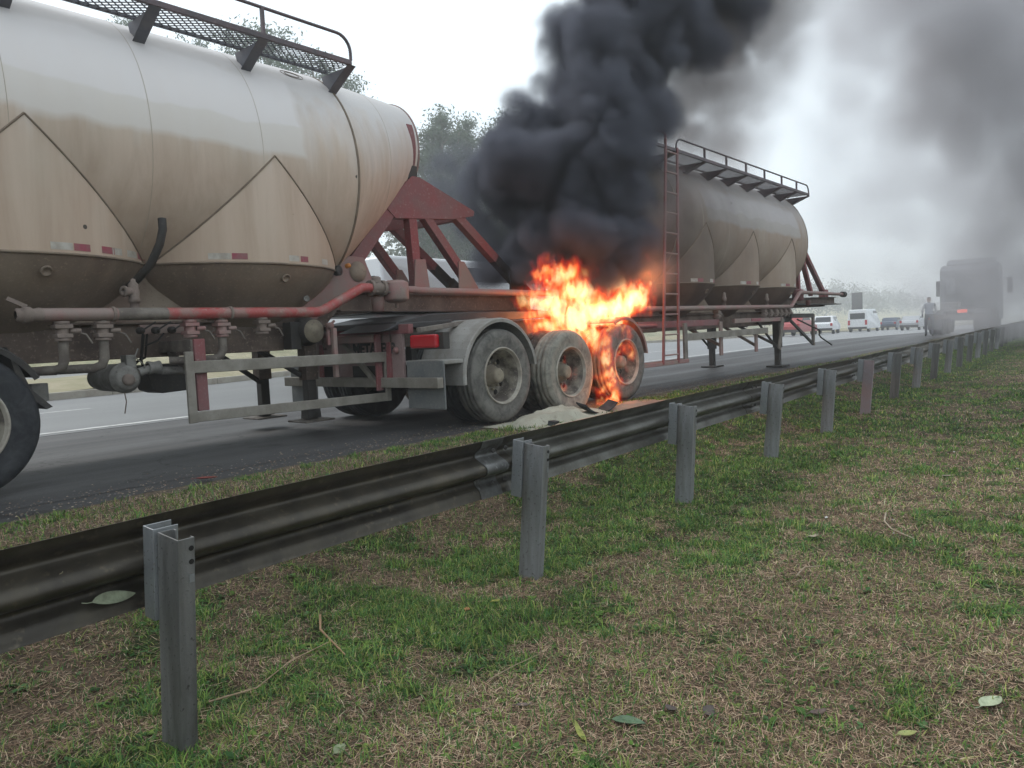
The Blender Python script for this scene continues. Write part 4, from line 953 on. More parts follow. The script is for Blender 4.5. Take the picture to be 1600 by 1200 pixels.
# ================================================================== VEHICLES BEYOND
M_tyrefar = plain('far tyre', (.02, .02, .022), .8); M_glass = plain('dark car glass', (.03, .035, .04), .12); M_rimfar = plain('alloy', (.35, .35, .36), .35, .6)
def car(name, x, y, z, head, L, Wd, H, paint, label, cat, kind='suv'):
    r = empty(name, (x, y, z), head, label, cat)
    pt = paint
    if kind == 'van': side = [(-L / 2, .35), (-L / 2, H * .55), (-L / 2 + .08, H - .05), (-L / 2 + .25, H), (L / 2 - 1.55, H), (L / 2 - .75, H * .58), (L / 2 - .1, H * .48), (L / 2, H * .3), (L / 2, .35)]; g0, g1 = H * .56, H - .18
    elif kind == 'suv': side = [(-L / 2, .38), (-L / 2, .95), (-L / 2 + .22, H * .66), (-L / 2 + .55, H - .06), (-L / 2 + .9, H), (L * .08, H), (L * .26, H * .64), (L / 2 - .15, H * .56), (L / 2, H * .42), (L / 2, .38)]; g0, g1 = H * .64, H - .1
    else: side = [(-L / 2, .32), (-L / 2, .75), (-L / 2 + .15, H * .66), (-L / 2 + .75, H * .70), (-L / 2 + 1.25, H), (L * .08, H), (L * .26, H * .66), (L / 2 - .15, H * .55), (L / 2, H * .38), (L / 2, .32)]; g0, g1 = H * .68, H - .09
    mb = MB(); n = len(side); vs = []
    for f, inn in ((-1, .10), (-.96, .0), (.96, .0), (1, .10)):
        for (a, b) in side:
            tp = max(0, (b - H * .6) / (H * .4)); vs.append((a * (1 - .02 * inn * 10), f * Wd / 2 * (1 - .14 * tp), b if inn == 0 else .38 + (b - .38) * .97))
    fs = [(q * n + i, q * n + (i + 1) % n, (q + 1) * n + (i + 1) % n, (q + 1) * n + i) for q in range(3) for i in range(n)] + [tuple(range(n)), tuple(range(4 * n - 1, 3 * n - 1, -1))]
    mb.add(vs, fs); mb.build('body', pt, r, bevel=.04, seg=3)
    for sg in (-1, 1):
        yw = sg * (Wd / 2 * .905 + .01); a0 = -L / 2 + (.75 if kind != 'van' else 2.4); a1 = L * .16 if kind != 'van' else L / 2 - 1.0
        MB().prism([(a0, g0), (a0 + .25, g1), (a1 - .25 if kind != 'van' else a1 - .3, g1), (a1 + .1, g0)], yw * .97, yw).build('side_window', M_glass, r)
    if kind == 'van': MB().box((-L / 2 - .01, -Wd * .36, H * .58), (-L / 2 + .02, Wd * .36, H * .84)).build('rear_window', M_glass, r)
    else: MB().add([(-L / 2 + .2, -Wd * .38, H * .68), (-L / 2 + .2, Wd * .38, H * .68), (-L / 2 + .5, Wd * .34, H - .1), (-L / 2 + .5, -Wd * .34, H - .1)], [(0, 1, 2, 3)]).build('rear_window', M_glass, r) if kind == 'suv' else MB().add([(-L / 2 + .8, -Wd * .38, H * .72), (-L / 2 + .8, Wd * .38, H * .72), (-L / 2 + 1.2, Wd * .34, H - .05), (-L / 2 + 1.2, -Wd * .34, H - .05)], [(0, 1, 2, 3)]).build('rear_window', M_glass, r)
    for sg in (-1, 1):
        MB().box((-L / 2 - .02, sg * Wd * .36, .75), (-L / 2 + .06, sg * Wd * .47, 1.0 if kind != 'van' else 1.25)).build('tail_lamp', M_lampred, r)
        for xx in (-L / 2 + .85, L / 2 - .85):
            w_ = MB().lathe((xx, sg * Wd / 2 * .97, .33), (0, sg, 0), [(-.2, .2), (-.2, .33), (.0, .33), (.02, .28), (.02, .2)], 24).build('wheel', M_tyrefar, r)
            MB().lathe((xx, sg * (Wd / 2 * .97 + .018), .33), (0, sg, 0), [(-.02, .2), (0, .19), (.005, .05), (.01, 0)], 16).build('hubcap', M_rimfar, w_)
    box_part('bumper', (-L / 2 - .04, -Wd * .46, .32), (-L / 2 + .05, Wd * .46, .55), M_dark, r)
    return r
P_white = plain('white car paint', (.75, .76, .78), .3); P_red = plain('red car paint', (.35, .05, .05), .35); P_blue = plain('dark blue car paint', (.05, .07, .11), .35); P_silver = plain('silver car paint', (.42, .43, .45), .35, .3)
hd = pi / 2 - ROAD_H
def place(u, w_): q = rd(u, w_); return q[0], q[1], ROAD_Z - float(drop(u)) + .006
car('car', *place(71, 15.2), hd + .12, 4.3, 1.8, 1.65, P_white, 'white SUV driving away in the lane beside the grassy median', 'car')
car('van', *place(84.5, 15.2), hd, 5.4, 2.0, 2.35, P_white, 'white panel van driving away ahead of the white SUV', 'van', 'van')
car('car', *place(60, 14.3), hd, 4.4, 1.8, 1.5, P_red, 'hazy red car seen through the open triangular frame', 'car', 'sedan')
car('car', *place(98, 15.3), hd, 4.4, 1.8, 1.5, P_blue, 'small dark car in the haze ahead of the white panel van', 'car', 'sedan')
car('van', *place(11.8, 7.3), hd, 5.6, 2.0, 2.75, P_white, 'white van passing behind the maroon truss of the tanker', 'van', 'van')
car('car', *place(84, 10.4), hd, 4.4, 1.8, 1.45, P_silver, 'silver car stopped beyond the standing person and the lone tractor unit', 'car', 'sedan')
# billboard-like dark panel on posts far away
bx, by, bz = place(126.8, 26.4)
bb_ = empty('road_sign', (bx, by, bz), hd, 'tall grey sign panel on posts above the white panel van', 'road sign')
MB().box((0, -.8, 3.0), (.15, .8, 6.0)).build('sign_panel', M_dark, bb_); 
for yy in (-.6, .6): MB().box((.16, yy - .06, -.8), (.28, yy + .06, 5.8)).build('sign_post', M_greydust, bb_)

# tractor unit standing ahead on the shoulder
TX, TY = 20.75, 34.6
T_ = empty('tractor_unit', (TX, TY, ROAD_Z + .003), hd, 'grey tractor unit seen from behind in smoke, one red tail lamp lit', 'truck')
M_cab = worn('grey cab paint', (.26, .27, .29), (.20, .21, .23), None, 1.2, .45)
M_cabd = plain('dark cab rear', (.10, .105, .115), .6)
cabp = [(2.6, .95), (2.6, 3.05), (2.75, 3.25), (3.2, 3.35), (4.2, 3.30), (4.55, 2.9), (4.8, 1.9), (4.85, .6), (3.2, .6), (3.1, .95)]
mb = MB(); n = len(cabp); vs = []
for y, ins in ((-1.22, .05), (-1.16, 0), (1.16, 0), (1.22, .05)):
    for a, b in cabp: vs.append((a + (ins if a < 3 else -ins), y, b - (ins if b > 3 else 0)))
mb.add(vs, [(q * n + i, q * n + (i + 1) % n, (q + 1) * n + (i + 1) % n, (q + 1) * n + i) for q in range(3) for i in range(n)] + [tuple(range(n)), tuple(range(4 * n - 1, 3 * n - 1, -1))])
cb = mb.build('cab', M_cab, T_, bevel=.03)
MB().box((2.575, -1.0, 1.15), (2.60, 1.0, 2.85)).build('rear_wall_panel', M_cabd, cb); MB().box((2.56, .55, 1.9), (2.575, .95, 2.7)).build('rear_wall_pane', M_cab, cb)
MB().prism([(3.0, 3.36), (3.5, 3.62), (3.9, 3.62), (4.3, 3.3)], -1.0, 1.0).build('roof_deflector', M_cab, T_, bevel=.04)
for sg in (-1, 1):
    bar_part('mirror_arm', (4.4, sg * 1.22, 2.6), (4.4, sg * 1.50, 2.6), .04, .04, M_dark, T_, (1, 0, 0)); mb = MB().box((4.3, sg * 1.44, 1.85), (4.42, sg * 1.66, 2.65)); mb.build('mirror', M_dark, T_, bevel=.04)
    box_part('frame_rail', (-1.2, sg * .42 - .04, .80), (4.2, sg * .42 + .04, 1.05), M_dark, T_)
    for xx in (0, 1.3):
        w_ = MB().lathe((xx, sg * 1.2, .52), (0, sg, 0), [(-.60, .3), (-.60, .5), (-.56, .52), (-.32, .52), (-.30, .45), (-.28, .52), (-.04, .52), (0, .49), (0, .3), (-.12, .28), (-.14, .1), (-.05, .09), (-.05, 0)], 32).build('wheel', M_tyrefar, T_)
        fender(T_, xx, .52, .60, sg * 1.22 if sg < 0 else .62, -.62 if sg < 0 else 1.22, radians(15), radians(165), M_dark)
    MB().lathe((4.0, sg * 1.15, .5), (0, sg, 0), [(-.3, .3), (-.3, .5), (0, .5), (0, .3), (-.1, .28), (-.1, 0)], 28).build('wheel', M_tyrefar, T_)
    box_part('mudflap', (-.68, sg * .62, .25), (-.66, sg * 1.2, .95), M_cabd, T_)
box_part('rear_bar', (-1.28, -1.2, .72), (-1.2, 1.2, .92), M_greydust, T_)
MB().lathe((.65, 0, 1.18), (0, 0, 1), [(0, .48), (.06, .5), (.08, .46), (.08, .1), (.05, 0)], 24).build('fifth_wheel_plate', M_dark, T_)
M_lit = plain('lit tail lamp', (.5, .05, .02), .3, emit=(1, .12, .05), es=1.6)
MB().box((-1.32, -.46, .98), (-1.26, -.08, 1.12)).build('tail_lamp', M_lit, T_, bevel=.02); MB().box((-1.32, .9, .74), (-1.28, 1.15, .9)).build('tail_lamp', M_lampred, T_)
MB().box((1.9, .3, 1.06), (2.5, 1.1, 1.5)).build('battery_box', M_reser, T_, bevel=.03); MB().box((1.9, -1.15, .55), (2.9, -.62, 1.0)).build('fuel_tank', M_alu, T_, bevel=.08)

# ================================================================== PERSON by the tractor unit
def person(x, y, z, rz, label):
    J = {'pelvis': (0, 0, .95), 'chest': (.01, 0, 1.30), 'neck': (.01, 0, 1.47), 'head0': (.02, 0, 1.56), 'head': (.03, 0, 1.67), 'top': (.02, 0, 1.74),
         'shl': (0, .19, 1.41), 'ell': (-.05, .27, 1.15), 'wrl': (.08, .25, .94), 'hal': (.11, .24, .86), 'shr': (0, -.19, 1.41), 'elr': (.06, -.28, 1.16), 'wrr': (.22, -.24, 1.02), 'har': (.29, -.22, .98),
         'hil': (0, .10, .90), 'knl': (.12, .11, .50), 'anl': (.10, .11, .09), 'tol': (.24, .12, .03), 'hir': (0, -.10, .90), 'knr': (-.06, -.11, .50), 'anr': (-.22, -.11, .11), 'tor': (-.10, -.12, .03)}
    R = {'pelvis': (.15, .12), 'chest': (.18, .12), 'neck': (.06, .06), 'head0': (.075, .085), 'head': (.085, .10), 'top': (.06, .07), 'shl': (.07, .07), 'ell': (.05, .05), 'wrl': (.035, .035), 'hal': (.04, .025), 'shr': (.07, .07), 'elr': (.05, .05), 'wrr': (.035, .035), 'har': (.04, .025),
         'hil': (.10, .10), 'knl': (.07, .07), 'anl': (.05, .05), 'tol': (.045, .03), 'hir': (.10, .10), 'knr': (.07, .07), 'anr': (.05, .05), 'tor': (.045, .03)}
    E_ = [('pelvis', 'chest'), ('chest', 'neck'), ('neck', 'head0'), ('head0', 'head'), ('head', 'top'), ('chest', 'shl'), ('shl', 'ell'), ('ell', 'wrl'), ('wrl', 'hal'), ('chest', 'shr'), ('shr', 'elr'), ('elr', 'wrr'), ('wrr', 'har'),
          ('pelvis', 'hil'), ('hil', 'knl'), ('knl', 'anl'), ('anl', 'tol'), ('pelvis', 'hir'), ('hir', 'knr'), ('knr', 'anr'), ('anr', 'tor')]
    ks = list(J); me = bpy.data.meshes.new('person'); me.from_pydata([J[k] for k in ks], [(ks.index(a), ks.index(b)) for a, b in E_], [])
    o = bpy.data.objects.new('person', me); COL.objects.link(o); o.modifiers.new('skin', 'SKIN')
    for i, k in enumerate(ks): me.skin_vertices[0].data[i].radius = R[k]
    me.skin_vertices[0].data[0].use_root = True
    s = o.modifiers.new('sub', 'SUBSURF'); s.levels = 2; s.render_levels = 2
    m, t, p, _ = newmat('person clothing'); co = coords(t); sep = N(t, 'ShaderNodeSeparateXYZ'); t.links.new(co, sep.inputs[0])
    c = ramp(t, mth(t, 'DIVIDE', sep.outputs[2], 1.8), [(0, (.03, .03, .03)), (.055, (.07, .075, .09)), (.53, (.07, .08, .10)), (.54, (.30, .34, .40)), (.82, (.32, .36, .42)), (.83, (.35, .22, .16)), (.93, (.35, .22, .16)), (.935, (.03, .025, .02))], 'CONSTANT')
    # pale sleeves
    ya = mth(t, 'ABSOLUTE', sep.outputs[1]); slv = mth(t, 'MULTIPLY', mth(t, 'GREATER_THAN', ya, .205), mth(t, 'GREATER_THAN', sep.outputs[2], .98)); c = mixc(t, slv, c, (.55, .56, .58))
    t.links.new(c, p.inputs['Base Color']); p.inputs['Roughness'].default_value = .85; me.materials.append(m)
    o.location = (x, y, z); o.rotation_euler = (0, 0, rz); tag(o, label, 'person'); return o
person(18.55, 33.2, ROAD_Z + .003, hd + .3, 'person in dark trousers and a grey jacket standing behind the tractor unit')

# ================================================================== TREES
def leaf_mat(name, c1, c2):
    m, t, p, out = newmat(name); pos = N(t, 'ShaderNodeNewGeometry').outputs['Position']
    c = ramp(t, noise(t, pos, .9, 4, .7), [(.35, c1), (.65, c2)])
    t.links.new(c, p.inputs['Base Color']); p.inputs['Roughness'].default_value = .7
    tr = N(t, 'ShaderNodeBsdfTranslucent'); t.links.new(c, tr.inputs[0]); mx = N(t, 'ShaderNodeMixShader'); mx.inputs[0].default_value = .3
    t.links.new(p.outputs[0], mx.inputs[1]); t.links.new(tr.outputs[0], mx.inputs[2]); t.links.new(mx.outputs[0], out.inputs[0]); return m
M_leaf = leaf_mat('eucalyptus leaves', (.06, .10, .06), (.13, .18, .11)); M_leaf2 = leaf_mat('dark wood leaves', (.022, .038, .018), (.06, .08, .035))  # eucalyptus greens lightened to paint in some of the distance haze
M_bark = worn('pale eucalyptus bark', (.30, .25, .20), (.18, .14, .11), None, 2, .9, streak=True)
def tree_mesh(seed, H, shape):
    r = np.random.default_rng(seed); tr = MB(); n = 9; bend = r.normal(0, .25, (n, 2)).cumsum(0) * .5
    pts = [(float(bend[i, 0]) * i / n, float(bend[i, 1]) * i / n, H * .96 * i / (n - 1)) for i in range(n)]
    rs = [.22 * (1 - .9 * i / (n - 1)) * H / 14 + .02 for i in range(n)]
    tr.tube(pts, .2, 8, rs=rs); cl = []
    nb = 26 if shape != 'column' else 34
    for i in range(nb):
        f = (.38 if shape == 'tall' else .18) + (.6 if shape == 'tall' else .8) * i / nb; zi = f * H * .96; q = f * (n - 1); i0 = min(int(q), n - 2); base = Vector(pts[i0]).lerp(Vector(pts[i0 + 1]), q - i0)
        a = r.uniform(0, 2 * pi)
        if shape == 'column': L = H * .15 * (1.05 - f) ** .7 * r.uniform(.7, 1.2) + .3
        elif shape == 'tall': L = H * .115 * sin(pi * min(1, (f - .3) / .72)) ** .6 * r.uniform(.5, 1.3) + .4
        else: L = H * .26 * sin(pi * min(1, f * .95 + .05)) ** .6 * r.uniform(.6, 1.2)
        el = r.uniform(.3, .9); tip = base + Vector((cos(a) * L * cos(el), sin(a) * L * cos(el), L * sin(el)))
        mid = base.lerp(tip, .5) + Vector((0, 0, -.08 * L)); tr.tube([base, mid, tip], .05, 5, rs=[.05 * H / 14, .035 * H / 14, .015])
        cl.append((tip, .42 * L ** .6 * H / 14 + .25)); cl.append((mid.lerp(tip, .4), .35 * L ** .6 * H / 14 + .2))
    cl.append((Vector(pts[-1]), .8)); V = []; 
    for c, rad in cl:
        k = int(260 * rad ** 1.3) + 20 if shape != 'tall' else int(120 * rad ** 1.3) + 14
        d = r.normal(0, 1, (k, 3)); d /= np.linalg.norm(d, axis=1)[:, None]; p = np.array(c) + d * (rad * r.uniform(.25, 1.25, (k, 1))) * np.array([1.15, 1.15, .75])
        nrm = r.normal(0, 1, (k, 3)); nrm /= np.linalg.norm(nrm, axis=1)[:, None]; t1 = np.cross(nrm, r.normal(0, 1, (k, 3))); t1 /= np.linalg.norm(t1, axis=1)[:, None]; t2 = np.cross(nrm, t1)
        sz = r.uniform(.05, .11, (k, 1)) * (H / 14) ** .5
        V.append(np.stack([p - t1 * sz * 1.4, p + t2 * sz * .5, p + t1 * sz * 1.4, p - t2 * sz * .5], 1).reshape(-1, 3))
    return tr, np.concatenate(V)
protos = []
for sd_, H, shp in ((11, 15, 'tall'), (12, 13, 'tall'), (13, 13, 'column'), (14, 12, 'column'), (15, 9, 'round')):
    tr, V = tree_mesh(sd_, H, shp); protos.append((tr, V, H))
def tree_proto(i, name='eucalyptus_tree'):
    tr, V, H = protos[i]; r = empty(name); tr.build('trunk', M_bark, r)
    raw_mesh('crown', V, np.arange(len(V)).reshape(-1, 4), M_leaf, parent=r); return r
base_trees = [tree_proto(i) for i in range(5)]; used_t = set()
def tz(x, y):
    dx = x - ROAD_O[0]; dy = y - ROAD_O[1]; u = dx * RF[0] + dy * RF[1]; w_ = dx * RA[0] + dy * RA[1]
    return float(ROAD_Z - drop(np.array(u)) + hill_h(np.array([u]), np.array([w_]))[0]) - .15 if w_ > 43.5 else ROAD_Z
def put_tree(i, x, y, top, lab, grp):
    t_ = base_trees[i] if i not in used_t else copy_tree(base_trees[i]); used_t.add(i)
    g = tz(x, y); s = (top - g) / protos[i][2]; t_.location = (x, y, g); t_.scale = (s * random.uniform(.85, 1.1), s * random.uniform(.85, 1.1), s); t_.rotation_euler = (0, 0, random.uniform(0, 6))
    tag(t_, lab, 'tree', grp)
L1 = 'hazy conical eucalyptus on the slope between tank end and smoke'; G1 = 'eucalyptus trees between tank end and smoke'
k1 = 1.3
for i, x, y, top in ((2, -6.2, 66, 20.2), (3, -5.2, 66, 21.2), (2, -4.4, 68, 20.4), (3, -3.2, 70, 21.3), (2, -1.8, 72, 20.8), (3, -.6, 72, 19.6), (3, -7.2, 67, 18.0), (2, -4.7, 71, 18.0), (3, -3.0, 72, 17.4), (4, -1.0, 70, 15.5), (4, -6.0, 68, 14.5), (4, -3.2, 69, 14.8), (4, .5, 72, 14.8), (4, -8.3, 67, 14.5), (2, .4, 75, 17.0)): put_tree(i, x * k1, y * k1, 1.345 + (top - 1.345) * k1, L1, G1)
put_tree(0, .7 * k1, 63 * k1, 1.345 + (19.6 - 1.345) * k1, 'slender eucalyptus with a forked crown just above the smoke edge', 'eucalyptus trees between tank end and smoke')
L2 = 'tall thin eucalyptus showing above the big tank behind the walkway rail'; G2 = 'eucalyptus trees above the big tank'
for i, x, y, top in ((0, -19.5, 50, 21.5), (1, -16.4, 51.5, 22.8), (0, -15.3, 52, 22.6), (1, -12.7, 54, 21.6), (0, -11.6, 55, 20.8), (1, -10.4, 54, 18.6), (0, -22.5, 48, 22), (4, -14.0, 57, 18.5), (4, -17.5, 55, 17.5), (4, -12.2, 58, 17)): put_tree(i, x * 1.5, y * 1.5, 1.345 + (top - 1.345) * 1.5, L2, G2)
L3 = 'faint tree in the haze on the far slope right of the burning trailer'; G3 = 'trees on the far slope beyond the cars'
for k in range(16):
    u = 92 + k * 5.2; w_ = 50 + random.uniform(0, 9); q = rd(u, w_); put_tree(random.choice((2, 3, 4, 4)), q[0], q[1], tz(q[0], q[1]) + random.uniform(7, 11), L3, G3)
# far wood that reads as one mass
V = []; r = np.random.default_rng(5)
for k in range(420):
    u = r.uniform(-120, 520); w_ = r.uniform(74, 130); q = rd(u, w_); g = tz(q[0], q[1]); H = r.uniform(7, 13)
    k_ = 150; p = np.array([q[0], q[1], g + H * .55]) + r.normal(0, 1, (k_, 3)) * np.array([1.7, 1.7, H * .26])
    n_ = r.normal(0, 1, (k_, 3)); t1 = np.cross(n_, r.normal(0, 1, (k_, 3))); t1 /= np.linalg.norm(t1, axis=1)[:, None]; t2 = np.cross(n_ / np.linalg.norm(n_, axis=1)[:, None], t1); sz = r.uniform(.22, .5, (k_, 1))
    V.append(np.stack([p - t1 * sz, p + t2 * sz, p + t1 * sz, p - t2 * sz], 1).reshape(-1, 3))
V = np.concatenate(V); tag(raw_mesh('far_wood', V, np.arange(len(V)).reshape(-1, 4), M_leaf2), kind='stuff')

# ================================================================== GRASS AND LITTER
def blades(name, n, sampler, length, width, flat, colf, seed, bend=.4):
    r = np.random.default_rng(seed); x, y = sampler(r, n); n = len(x); z = ground_z(x, y)
    a = r.uniform(0, 2 * pi, n); d = np.sqrt(x * x + y * y)
    L = length(r, n, x, y); Wd = width(r, n) * np.clip(d / 4.0, 1, 3.2)
    el = flat(r, n); dx, dy = np.cos(a) * np.cos(el), np.sin(a) * np.cos(el); dz = np.sin(el)
    px, py = -np.sin(a), np.cos(a); z0 = z - .004 + np.where(el < .25, r.uniform(.0, .014, n), 0)
    B = np.stack([x, y, z0], -1); P = np.stack([px, py, np.zeros(n)], -1) * Wd[:, None] / 2
    Mid = B + np.stack([dx, dy, dz], -1) * L[:, None] * .55
    b2 = bend * r.uniform(.2, 1.3, n); Tip = Mid + np.stack([dx * (1 + b2), dy * (1 + b2), dz * (1 - b2)], -1) * L[:, None] * .45
    sd_ = r.normal(0, .12, n)[:, None] * L[:, None] * np.stack([px, py, np.zeros(n)], -1); Tip = Tip + sd_
    V = np.stack([B - P, B + P, Mid + P * .8, Mid - P * .8, Tip + P * .12, Tip - P * .12], 1).reshape(-1, 3)
    i = np.arange(n)[:, None] * 6; Fq = np.concatenate([i + np.array([[0, 1, 2, 3]]), i + np.array([[3, 2, 4, 5]])], 1).reshape(-1, 4)
    c = colf(r, n, x, y); c6 = np.repeat(c, 6, 0); sh = np.tile(np.array([.55, .55, .9, .9, 1.15, 1.15]), n)[:, None] * 0 + 1
    return tag(raw_mesh(name, V, Fq, M_blade, c6 * sh), kind='stuff')
M_blade = vcol_mat('grass blade', .8, .25)
def dens_sampler(near_scale, keep, far=45, rail=False):
    def f(r, n):
        # radial density falls off with distance from the place the picture was taken
        m = int(n * 4); th = r.uniform(radians(-48), radians(60), m); q = r.uniform(0, 1, m); dmin = 1.4
        d = dmin * (far / dmin) ** (q ** 1.0); x = d * np.sin(th); y = d * np.cos(th)
        k = r.uniform(0, 1, m) < np.clip(d / 5.5, .25, 1) * keep(x, y)
        dx = x - ROAD_O[0]; dy = y - ROAD_O[1]; w_ = dx * RA[0] + dy * RA[1]
        k &= w_ < -.22 - .35 * fbm(x * 1.3, y * 1.3, 3)
        x, y = x[k][:n], y[k][:n]; return x, y
    return f
dryc = np.array([[.48, .335, .235], [.33, .225, .145], [.22, .145, .095], [.55, .43, .30], [.15, .10, .07]])
grnc = np.array([[.075, .155, .035], [.11, .20, .04], [.045, .11, .032], [.16, .24, .055], [.085, .165, .06], [.24, .26, .08]])
def pick(arr, w=None):
    def f(r, n, x, y):
        c = arr[r.choice(len(arr), n, p=w)] * r.uniform(.7, 1.25, (n, 1)); tone = .75 + .5 * fbm(x * 1.5 + 40, y * 1.5, 3)[:, None]; return np.minimum(c * tone * 1.2, .75)
    return f
blades('dry_thatch', 260000, dens_sampler(1, lambda x, y: .25 + .75 * (1 - patch_green(x, y)), 22), lambda r, n, x, y: r.uniform(.018, .06, n), lambda r, n: r.uniform(.0016, .0034, n), lambda r, n: r.uniform(0, .45, n) ** 1.5, pick(dryc), 21, .3)
blades('dry_grass', 70000, dens_sampler(1, lambda x, y: .3 + .7 * (1 - patch_green(x, y)), 25), lambda r, n, x, y: r.uniform(.02, .055, n), lambda r, n: r.uniform(.0018, .003, n), lambda r, n: r.uniform(.4, 1.4, n), pick(dryc), 22, .5)
blades('green_grass', 330000, dens_sampler(1, lambda x, y: .22 + .78 * patch_green(x, y) ** 1.2 * np.clip(fbm(x * 4.3, y * 4.3, 3) * 4.4 - 1.65, .06, 1), 45), lambda r, n, x, y: r.uniform(.02, .055, n) * (.7 + .9 * fbm(x * 3 + 9, y * 3, 2)), lambda r, n: r.uniform(.0028, .0055, n), lambda r, n: r.uniform(.35, 1.35, n), pick(grnc), 23, .6)
# broad-leaved weeds: rosettes of rounded leaves
def weeds(seed, n):
    r = np.random.default_rng(seed); x, y = dens_sampler(1, lambda x, y: .15 + .6 * patch_green(x, y), 14)(r, n); V = []; C = []; 
    for i in range(len(x)):
        z = float(ground_z(np.array([x[i]]), np.array([y[i]]))[0]); k = r.integers(4, 9); s = r.uniform(.009, .024) * (1.5 if r.random() < .06 else 1); cc = grnc[r.integers(0, 5)] * r.uniform(.7, 1.2)
        for j in range(k):
            a = r.uniform(0, 2 * pi); el = r.uniform(.05, .6); f = np.array([cos(a) * cos(el), sin(a) * cos(el), sin(el)]); p = np.array([-sin(a), cos(a), 0]); o = np.array([x[i], y[i], z + .006])
            L = s * r.uniform(.8, 1.6); wd = L * r.uniform(.22, .38)
            V += [o, o + f * L * .5 + p * wd, o + f * L - np.array([0, 0, .15 * L]), o + f * L * .5 - p * wd]; C += [cc] * 4
    V = np.array(V); return tag(raw_mesh('broadleaf_weeds', V, np.arange(len(V)).reshape(-1, 4), M_blade, np.array(C)), kind='stuff')
weeds(31, 7000)
# loose grit and wood chips on the road edge
def grit(n, seed):
    r = np.random.default_rng(seed); u = r.uniform(-3, 14, n); w_ = -.25 + r.normal(0, .28, n); x = ROAD_O[0] + RF[0] * u + RA[0] * w_; y = ROAD_O[1] + RF[1] * u + RA[1] * w_; z = np.where(w_ > -.3, ROAD_Z, ground_z(x, y))
    s = r.uniform(.003, .010, n)[:, None]; o = np.stack([x, y, z], -1); T = np.array([[1, 0, 0], [-.5, .87, 0], [-.5, -.87, 0], [0, 0, .9]]); a = r.uniform(0, 6.3, n); ca, sa = np.cos(a)[:, None], np.sin(a)[:, None]
    V = []; 
    for t_ in T: V.append(o + s * np.concatenate([ca * t_[0] - sa * t_[1], sa * t_[0] + ca * t_[1], np.full((n, 1), t_[2])], 1) * np.array([1.3, 1, .7]))
    V = np.stack(V, 1).reshape(-1, 3); i = np.arange(n)[:, None] * 4; Fq = np.concatenate([i + np.array([[0, 1, 3]]), i + np.array([[1, 2, 3]]), i + np.array([[2, 0, 3]])], 1).reshape(-1, 3)
    c = np.array([[.30, .22, .16], [.38, .31, .24], [.16, .13, .11], [.25, .24, .23]])[r.integers(0, 4, n)] * r.uniform(.6, 1.3, (n, 1)); return tag(raw_mesh('road_edge_grit', V, Fq, M_blade, np.repeat(c, 4, 0)), kind='stuff')
grit(7000, 41)

def gz(x, y): return float(ground_z(np.array([x]), np.array([y]))[0])
def leaf(x, y, L, wd, rz, col, label, z=None, curl=.2, cat='leaf', tilt=(0, 0), grp='fallen leaves in the grass'):
    mb = MB(); n = 10; vs = []
    for i in range(n + 1):
        f = i / n; h = wd * sin(pi * f ** .85) ** .8 / 2 + .001; zc = curl * L * (f - .5) ** 2
        vs += [((f - .5) * L, -h, zc + h * .35), ((f - .5) * L, 0, zc), ((f - .5) * L, h, zc + h * .35)]
    top = [(x_, y_, z_ + .0015) for x_, y_, z_ in vs]
    fs = []
    for i in range(n):
        for j in (0, 1): fs.append((3 * i + j, 3 * i + j + 1, 3 * i + j + 4, 3 * i + j + 3))
    b = len(vs); mb.add(vs + top, fs + [(q[3] + b, q[2] + b, q[1] + b, q[0] + b) for q in fs], True)
    m = worn('leaf ' + label[:14], col, tuple(c * .65 for c in col), None, 30, .6)
    root = empty('fallen_leaf', (x, y, (gz(x, y) + .012) if z is None else z), rz, label, cat, grp); root.rotation_euler = (tilt[0], tilt[1], rz)
    mb.build('blade', m, root, fix=False)
    tube_part('stalk', [((-.5) * L, 0, curl * L * .25 + .001), (-.5 * L - .10 * L, .02 * L, curl * L * .25 - .002), (-.5 * L - .2 * L, .05 * L, curl * L * .2)], .0018, m, root, 5); return root
def stick(pts, r, col, label, nm='twig'):
    P = [(x, y, gz(x, y) + h) for x, y, h in pts]; o = MB().tube(P, r, 6, rs=[r * (1 - .5 * i / (len(P) - 1)) for i in range(len(P))]).build(nm, worn('dry stalk ' + label[:10], col, tuple(c * .7 for c in col), None, 20, .8)); return tag(o, label, 'twig')
def tufts(seed, n):
    r = np.random.default_rng(seed); X, Y = dens_sampler(1, lambda x, y: .05 + .95 * patch_green(x, y), 16)(r, n); k = 26
    cx = np.repeat(X, k); cy_ = np.repeat(Y, k); rad = np.repeat(r.uniform(.02, .07, len(X)), k); a = r.uniform(0, 6.3, len(cx)); q = np.sqrt(r.uniform(0, 1, len(cx)))
    x = cx + np.cos(a) * rad * q; y = cy_ + np.sin(a) * rad * q
    blades('grass_tufts', len(x), lambda rr, nn: (x, y), lambda rr, nn, xx, yy: rr.uniform(.03, .085, nn), lambda rr, nn: rr.uniform(.003, .0055, nn), lambda rr, nn: rr.uniform(.5, 1.4, nn), pick(grnc * 1.25), seed, .8)
tufts(51, 1500)
leaf(-1.01, 4.62, .13, .045, .1, (.22, .26, .10), 'green brown leaf curled in the grass under the rail', curl=.5)
leaf(-.13, 3.66, .045, .03, .4, (.40, .36, .08), 'small yellow leaf in front of the second post', curl=.6)
leaf(-.27, 3.57, .04, .032, 1.4, (.48, .20, .08), 'small orange leaf beside the small yellow leaf', curl=.6)
leaf(-.39, 3.28, .04, .014, .5, (.50, .46, .36), 'tiny bleached leaf in dry grass', curl=.3)
leaf(.34, 2.44, .115, .05, -.35, (.10, .17, .09), 'large flat dark green leaf in the dry grass', curl=.1)
